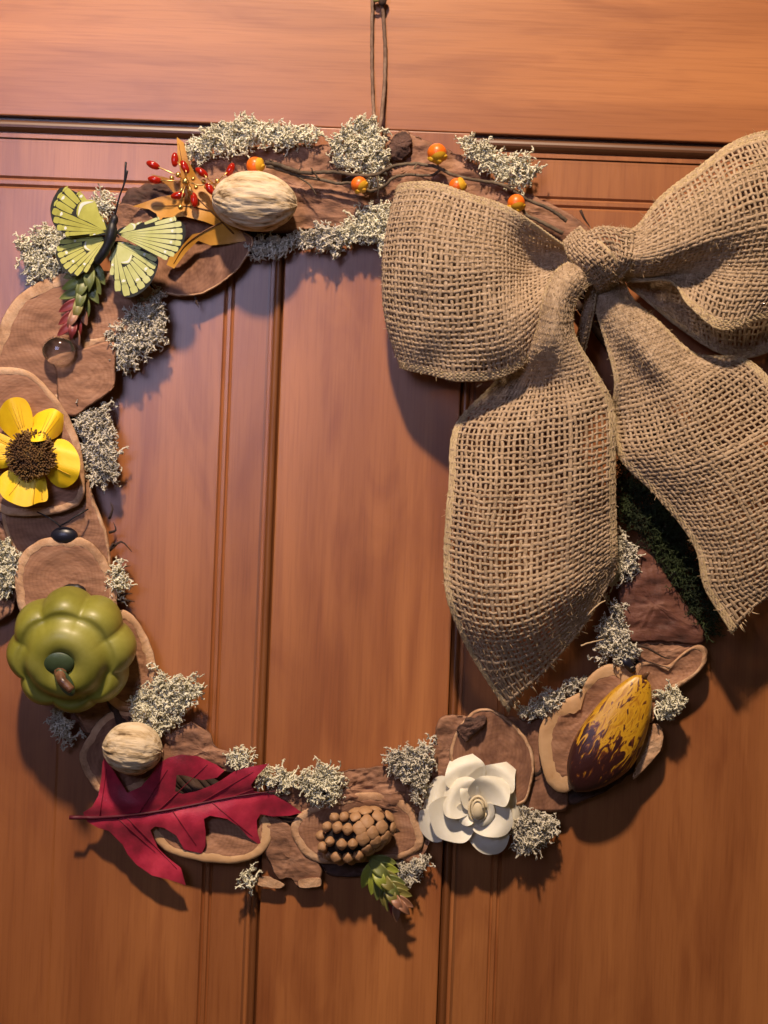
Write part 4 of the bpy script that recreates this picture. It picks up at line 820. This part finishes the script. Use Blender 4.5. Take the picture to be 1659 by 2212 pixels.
mb = MB(); V7, F7 = tube([p0 - up_ * 3 * S, p0 + up_ * 7 * S + fw * 4 * S, p0 + up_ * 12 * S + fw * 9 * S], np.array([7, 5, 4]) * S, 8); mb.addl(V7, F7); mb.build('stalk', BST, t)

# ------------------------------------------------------------------ burlap bow
bow = thing('burlap_bow', 'large tan burlap ribbon bow tied on the upper right', 'bow', (1295, 560, 90))
def surf(G, s, t):
    """bicubic patch; G [ns][nt] control points, s,t arrays in 0..1"""
    G = np.asarray(G, float); a = np.array([crom(G[:, j], 2, False) for j in range(0)]) if False else None
    def ev(Pn, x):
        m = len(Pn); pe = np.concatenate([[2 * Pn[0] - Pn[1]], Pn, [2 * Pn[-1] - Pn[-2]]])
        q = np.clip(x, 0, 1) * (m - 1); i = np.minimum(q.astype(int), m - 2); f = (q - i)
        return pe, i, f
    ns, nt = G.shape[:2]
    pe, i, f = ev(G, s); W = []
    def basis(f): return [.5 * (-f + 2 * f * f - f ** 3), .5 * (2 - 5 * f * f + 3 * f ** 3), .5 * (f + 4 * f * f - 3 * f ** 3), .5 * (-f * f + f ** 3)]
    bs = basis(f); rows_ = sum(b[:, None, None] * pe[i + k] for k, b in enumerate(bs))      # (N, nt, 3)
    pe2 = np.concatenate([2 * rows_[:, :1] - rows_[:, 1:2], rows_, 2 * rows_[:, -1:] - rows_[:, -2:-1]], 1)
    q = np.clip(t, 0, 1) * (nt - 1); j = np.minimum(q.astype(int), nt - 2); f = q - j; bt = basis(f); n = np.arange(len(s))
    return sum(b[:, None] * pe2[n, j + k] for k, b in enumerate(bt))
def warp(uvd, seed, amp):
    o = np.array([[noise.noise(Vector((a * .011, b * .011, seed))), noise.noise(Vector((a * .011, b * .011, seed + 9))), noise.noise(Vector((a * .013, b * .013, seed + 20)))] for a, b, _ in uvd])
    return uvd + o * np.array([amp * .5, amp * .5, amp])
def weave(name, G, na, nb, rad=3.55, seed=0, h=1.05, selv=(1, 1), amp=7, fuzz=350, fray=0, uni=None):
    """woven jute: na threads side by side running along s, nb threads across"""
    rg = np.random.default_rng(seed + 50)
    def pw(s, t):
        e = 1e-3; p = P(warp(surf(G, s, t), seed, amp)); 
        ps = P(surf(G, np.clip(s + e, 0, 1), t)) - P(surf(G, np.clip(s - e, 0, 1), t)); pt = P(surf(G, s, np.clip(t + e, 0, 1))) - P(surf(G, s, np.clip(t - e, 0, 1)))
        n = np.cross(ps, pt); n /= np.linalg.norm(n, axis=1)[:, None] + 1e-12
        return p, n
    mb = MB()
    ta = list((np.arange(na) + .5) / na); 
    # arc-length spacing of the cross threads
    ss = np.linspace(0, 1, 200); mid = P(surf(G, ss, np.full(200, .5))); al = np.concatenate([[0], np.cumsum(np.linalg.norm(np.diff(mid, axis=0), axis=1))]); al /= al[-1]
    sb = np.interp((np.arange(nb) + .5) / nb, al, ss)
    jit_a = rg.normal(0, .06 / na, (na, nb)); jit_b = rg.normal(0, .06 / nb, (nb, na))
    cum = lambda x: np.cumsum(x, -1) * .25 + x
    jit_a = cum(jit_a) - cum(jit_a).mean(1)[:, None]; jit_b = cum(jit_b) - cum(jit_b).mean(1)[:, None]
    for i, t0 in enumerate(ta):
        s = np.concatenate([[sb[0] * .2], np.stack([sb[:-1], (sb[1:] + sb[:-1]) / 2], 1).ravel(), [sb[-1], 1 - (1 - sb[-1]) * (.2 - fray * rg.random())]])
        k = len(s); t_ = np.clip(t0 + np.interp(s, sb, jit_a[i]), 0, 1); p, n = pw(s, t_)
        sg = np.zeros(k); sg[1:-1:2] = np.where((np.arange(nb) + i) % 2 == 0, 1, -1); p = p + n * (sg * h * S)[:, None]
        r = rad * S * rg.normal(1, .16) * (1 + rg.normal(0, .10, k)); V, F = tube(p, np.clip(r, .4 * rad * S, 2 * rad * S), 6, flat=.62, nrm=n); mb.addl(V, F)
    tb = np.array(ta)
    for j, s0 in enumerate(sb):
        t_ = np.concatenate([[0.0], np.stack([tb[:-1], (tb[1:] + tb[:-1]) / 2], 1).ravel(), [tb[-1], 1.0]]); k = len(t_)
        s = np.clip(s0 + np.interp(t_, tb, jit_b[j]), 0, 1); p, n = pw(s, t_)
        sg = np.zeros(k); sg[1:-1:2] = np.where((np.arange(na) + j) % 2 == 0, -1, 1); p = p + n * (sg * h * S)[:, None]
        r = rad * S * rg.normal(1, .16) * (1 + rg.normal(0, .10, k)); V, F = tube(p, np.clip(r, .4 * rad * S, 2 * rad * S), 6, flat=.62, nrm=n); mb.addl(V, F)
    o = mb.build(name, JUTE, bow)
    # selvages
    sm = MB(); s = np.linspace(.0, 1, nb * 2)
    for side, on in ((0, selv[0]), (1, selv[1])):
        if not on: continue
        for q in range(5):
            t0 = (q * .0085) if side == 0 else 1 - q * .0085
            p, n = pw(s, np.clip(np.full(len(s), t0) + rg.normal(0, .0012, len(s)), 0, 1)); p = p + n * ((1 if q % 2 else -1) * .8 * S * np.cos(np.arange(len(s)) * np.pi))[:, None]
            V, F = tube(p, rad * .85 * S * (1 + rg.normal(0, .08, len(s))), 6, flat=.8, nrm=n); sm.addl(V, F)
    if sm.n: sm.build('selvage', JUTES, o)
    fb = MB()
    for q in range(fuzz):
        s0, t0 = rg.random(), rg.random()
        if rg.random() < .08: t0 = float(rg.random() < .5) if selv[0] and selv[1] else t0
        p, n = pw(np.array([s0]), np.array([t0])); p = p[0]; n = n[0]; d_ = rg.normal(0, 1, 3); d_ /= np.linalg.norm(d_); d_ = d_ + n * .5 * np.sign(n @ np.array([0, -1, 0.]) + 1e-9)
        L = rg.uniform(3, 9) * S; b_ = rg.normal(0, .35, 3) * L
        V, F = tube([p + n * h * S, p + d_ * L * .5 + b_ * .3, p + d_ * L + b_], np.array([.5, .45, .3]) * S, 3, cap=False); fb.addl(V, F)
    for q in range(int(fray * 40)):
        t0 = rg.random(); p, n = pw(np.array([1.0]), np.array([t0])); pb, _ = pw(np.array([.97]), np.array([t0])); d_ = p[0] - pb[0]; d_ /= np.linalg.norm(d_); d_ = d_ + rg.normal(0, .35, 3)
        L = rg.uniform(5, 18) * S; V, F = tube([p[0], p[0] + d_ * L * .5, p[0] + d_ * L + rg.normal(0, 2, 3) * S], np.array([1.3, 1.0, .5]) * S, 4); fb.addl(V, F)
    f = fb.build('fibres', FIBRE, o); f['kind'] = 'stuff'
    return o
# left loop: back layer from the knot, round the fold on the left, front layer to the knot (t: upper to lower edge)
LL = [
 [(1215, 560, 70), (1215, 565, 70), (1215, 575, 70), (1218, 590, 70), (1222, 600, 70)],
 [(1080, 470, 46), (1080, 530, 44), (1080, 600, 42), (1085, 690, 42), (1090, 770, 46)],
 [(930, 430, 44), (920, 500, 36), (915, 590, 34), (920, 690, 36), (930, 780, 44)],
 [(866, 412, 70), (846, 500, 66), (840, 600, 60), (848, 700, 58), (876, 788, 60)],
 [(872, 398, 108), (842, 495, 112), (832, 600, 110), (842, 705, 102), (870, 797, 90)],
 [(935, 396, 140), (905, 490, 172), (897, 605, 180), (905, 720, 160), (925, 807, 128)],
 [(1010, 418, 150), (990, 505, 190), (985, 610, 200), (990, 725, 182), (1000, 822, 150)],
 [(1080, 440, 150), (1072, 520, 172), (1072, 600, 184), (1078, 712, 192), (1085, 812, 150)],
 [(1150, 482, 150), (1145, 545, 96), (1142, 600, 112), (1145, 675, 172), (1150, 768, 140)],
 [(1205, 522, 148), (1205, 545, 92), (1205, 578, 96), (1208, 612, 140), (1212, 655, 130)],
 [(1250, 550, 140), (1250, 555, 140), (1250, 565, 140), (1252, 578, 140), (1255, 592, 140)]]
weave('loop', LL, 34, 84, seed=1, fuzz=2600)
RL = [
 [(1345, 505, 140), (1340, 530, 160), (1335, 555, 165), (1330, 580, 150), (1328, 592, 130), (1330, 602, 125)],
 [(1378, 488, 145), (1375, 522, 175), (1370, 556, 185), (1362, 585, 160), (1360, 594, 135), (1375, 606, 130)],
 [(1425, 428, 145), (1440, 480, 190), (1440, 545, 205), (1420, 588, 150), (1425, 596, 128), (1452, 608, 148)],
 [(1505, 364, 135), (1530, 430, 195), (1540, 510, 215), (1520, 565, 165), (1505, 600, 150), (1490, 662, 180)],
 [(1590, 304, 120), (1620, 380, 190), (1640, 480, 212), (1620, 560, 185), (1590, 620, 185), (1556, 712, 185)],
 [(1660, 284, 100), (1710, 370, 165), (1730, 470, 185), (1720, 560, 170), (1690, 620, 165), (1640, 690, 160)],
 [(1730, 290, 75), (1770, 380, 110), (1790, 470, 125), (1780, 560, 120), (1760, 620, 115), (1720, 690, 105)],
 [(1720, 320, 45), (1750, 400, 60), (1765, 480, 65), (1760, 580, 60), (1740, 660, 60), (1700, 740, 60)],
 [(1620, 360, 40), (1630, 430, 40), (1640, 510, 42), (1630, 600, 44), (1615, 680, 44), (1600, 770, 48)],
 [(1480, 440, 44), (1490, 480, 44), (1495, 540, 46), (1490, 610, 48), (1485, 670, 50), (1500, 730, 54)],
 [(1350, 540, 80), (1350, 555, 80), (1350, 570, 80), (1350, 585, 80), (1350, 600, 80), (1355, 615, 80)]]
weave('loop', RL, 34, 84, seed=2, fuzz=2600)
LT = [
 [(1240, 560, 150), (1252, 566, 170), (1265, 575, 176), (1276, 586, 172), (1288, 598, 160)],
 [(1200, 590, 165), (1212, 598, 190), (1228, 606, 200), (1244, 616, 196), (1262, 626, 178)],
 [(1172, 650, 170), (1184, 656, 200), (1200, 662, 210), (1218, 666, 204), (1238, 668, 182)],
 [(1150, 735, 150), (1166, 740, 180), (1190, 742, 198), (1214, 738, 196), (1242, 728, 172)],
 [(1065, 830, 66), (1110, 832, 98), (1165, 832, 118), (1225, 822, 176), (1288, 806, 160)],
 [(985, 920, 80), (1060, 925, 128), (1150, 920, 150), (1240, 905, 196), (1326, 886, 150)],
 [(970, 1060, 116), (1050, 1070, 180), (1145, 1070, 156), (1240, 1055, 200), (1327, 1030, 140)],
 [(960, 1200, 126), (1040, 1220, 186), (1135, 1220, 176), (1235, 1190, 184), (1330, 1140, 124)],
 [(972, 1310, 132), (1050, 1340, 168), (1140, 1330, 184), (1235, 1280, 164), (1332, 1200, 118)],
 [(1025, 1425, 96), (1085, 1430, 122), (1165, 1405, 128), (1250, 1330, 118), (1332, 1222, 108)],
 [(1098, 1536, 62), (1128, 1500, 84), (1190, 1440, 94), (1262, 1350, 100), (1330, 1236, 104)]]
weave('tail', LT, 31, 74, seed=3, fuzz=2600, fray=1.0, amp=5)
RTl = [
 [(1286, 620, 110), (1298, 618, 118), (1312, 614, 122), (1328, 610, 118), (1345, 606, 108)],
 [(1288, 670, 118), (1308, 668, 136), (1328, 662, 142), (1348, 656, 136), (1370, 650, 112)],
 [(1308, 735, 124), (1338, 728, 142), (1368, 718, 150), (1396, 708, 142), (1425, 697, 112)],
 [(1330, 820, 122), (1375, 808, 116), (1420, 795, 158), (1460, 780, 146), (1502, 764, 112)],
 [(1322, 905, 92), (1400, 890, 118), (1480, 862, 166), (1550, 820, 142), (1612, 778, 118)],
 [(1336, 985, 94), (1430, 975, 146), (1520, 945, 176), (1615, 895, 140), (1695, 850, 130)],
 [(1418, 1070, 106), (1510, 1066, 150), (1600, 1035, 176), (1700, 985, 160), (1800, 935, 130)],
 [(1500, 1175, 114), (1575, 1175, 148), (1660, 1140, 162), (1750, 1095, 150), (1840, 1060, 120)],
 [(1524, 1270, 112), (1600, 1260, 134), (1690, 1215, 144), (1780, 1175, 138), (1860, 1145, 110)],
 [(1582, 1368, 108), (1650, 1300, 122), (1730, 1250, 126), (1800, 1210, 120), (1880, 1180, 100)]]
weave('tail', RTl, 32, 70, seed=4, fuzz=2600, fray=.6, amp=5)
KN = [
 [(1240, 545, 110), (1262, 515, 110), (1295, 494, 110), (1335, 496, 110), (1385, 500, 110)],
 [(1240, 532, 150), (1264, 510, 160), (1298, 496, 168), (1342, 500, 166), (1396, 505, 150)],
 [(1246, 545, 168), (1268, 526, 178), (1306, 518, 194), (1344, 526, 176), (1396, 534, 172)],
 [(1262, 568, 166), (1284, 554, 190), (1316, 548, 180), (1344, 556, 192), (1376, 562, 176)],
 [(1274, 594, 160), (1294, 584, 174), (1316, 580, 190), (1336, 584, 172), (1352, 588, 166)],
 [(1282, 612, 142), (1298, 608, 158), (1312, 606, 164), (1326, 604, 158), (1340, 602, 146)],
 [(1286, 624, 100), (1298, 622, 108), (1310, 620, 116), (1322, 616, 112), (1334, 610, 100)]]
weave('knot', KN, 17, 20, rad=3.1, seed=5, fuzz=600, amp=14, h=2.0)
KF = [
 [(1216, 520, 150), (1226, 508, 150), (1238, 498, 148), (1252, 490, 150)],
 [(1224, 545, 156), (1238, 534, 174), (1254, 522, 178), (1272, 508, 168)],
 [(1244, 566, 172), (1258, 556, 194), (1276, 544, 204), (1300, 528, 194)],
 [(1268, 592, 174), (1282, 582, 196), (1300, 570, 208), (1322, 554, 202)],
 [(1286, 620, 148), (1302, 612, 170), (1318, 600, 182), (1340, 584, 178)],
 [(1292, 640, 110), (1308, 632, 120), (1324, 620, 126), (1344, 602, 130)]]
weave('fold', KF, 9, 17, rad=3.0, seed=8, fuzz=300, amp=8, h=1.8)
FD = [
 [(1272, 612, 130), (1280, 614, 134), (1288, 616, 130)],
 [(1262, 660, 126), (1272, 664, 134), (1284, 660, 128)],
 [(1250, 715, 112), (1262, 720, 120), (1274, 712, 112)],
 [(1240, 760, 96), (1250, 768, 100), (1262, 762, 96)]]
weave('fold', FD, 5, 14, rad=2.8, seed=6, fuzz=30, amp=3)
mb = MB()
for L in ([(1255, 1395, 112), (1275, 1388, 116), (1305, 1381, 118)], [(1268, 1330, 112), (1290, 1308, 118), (1308, 1297, 116)], [(1040, 828, 130), (1030, 836, 132)]): 
    mb = MB(); utube(mb, L, [2.2, 1.9, 1.2], 5, 12, jit=.3); mb.build('loose_thread', FIBRE, bow)
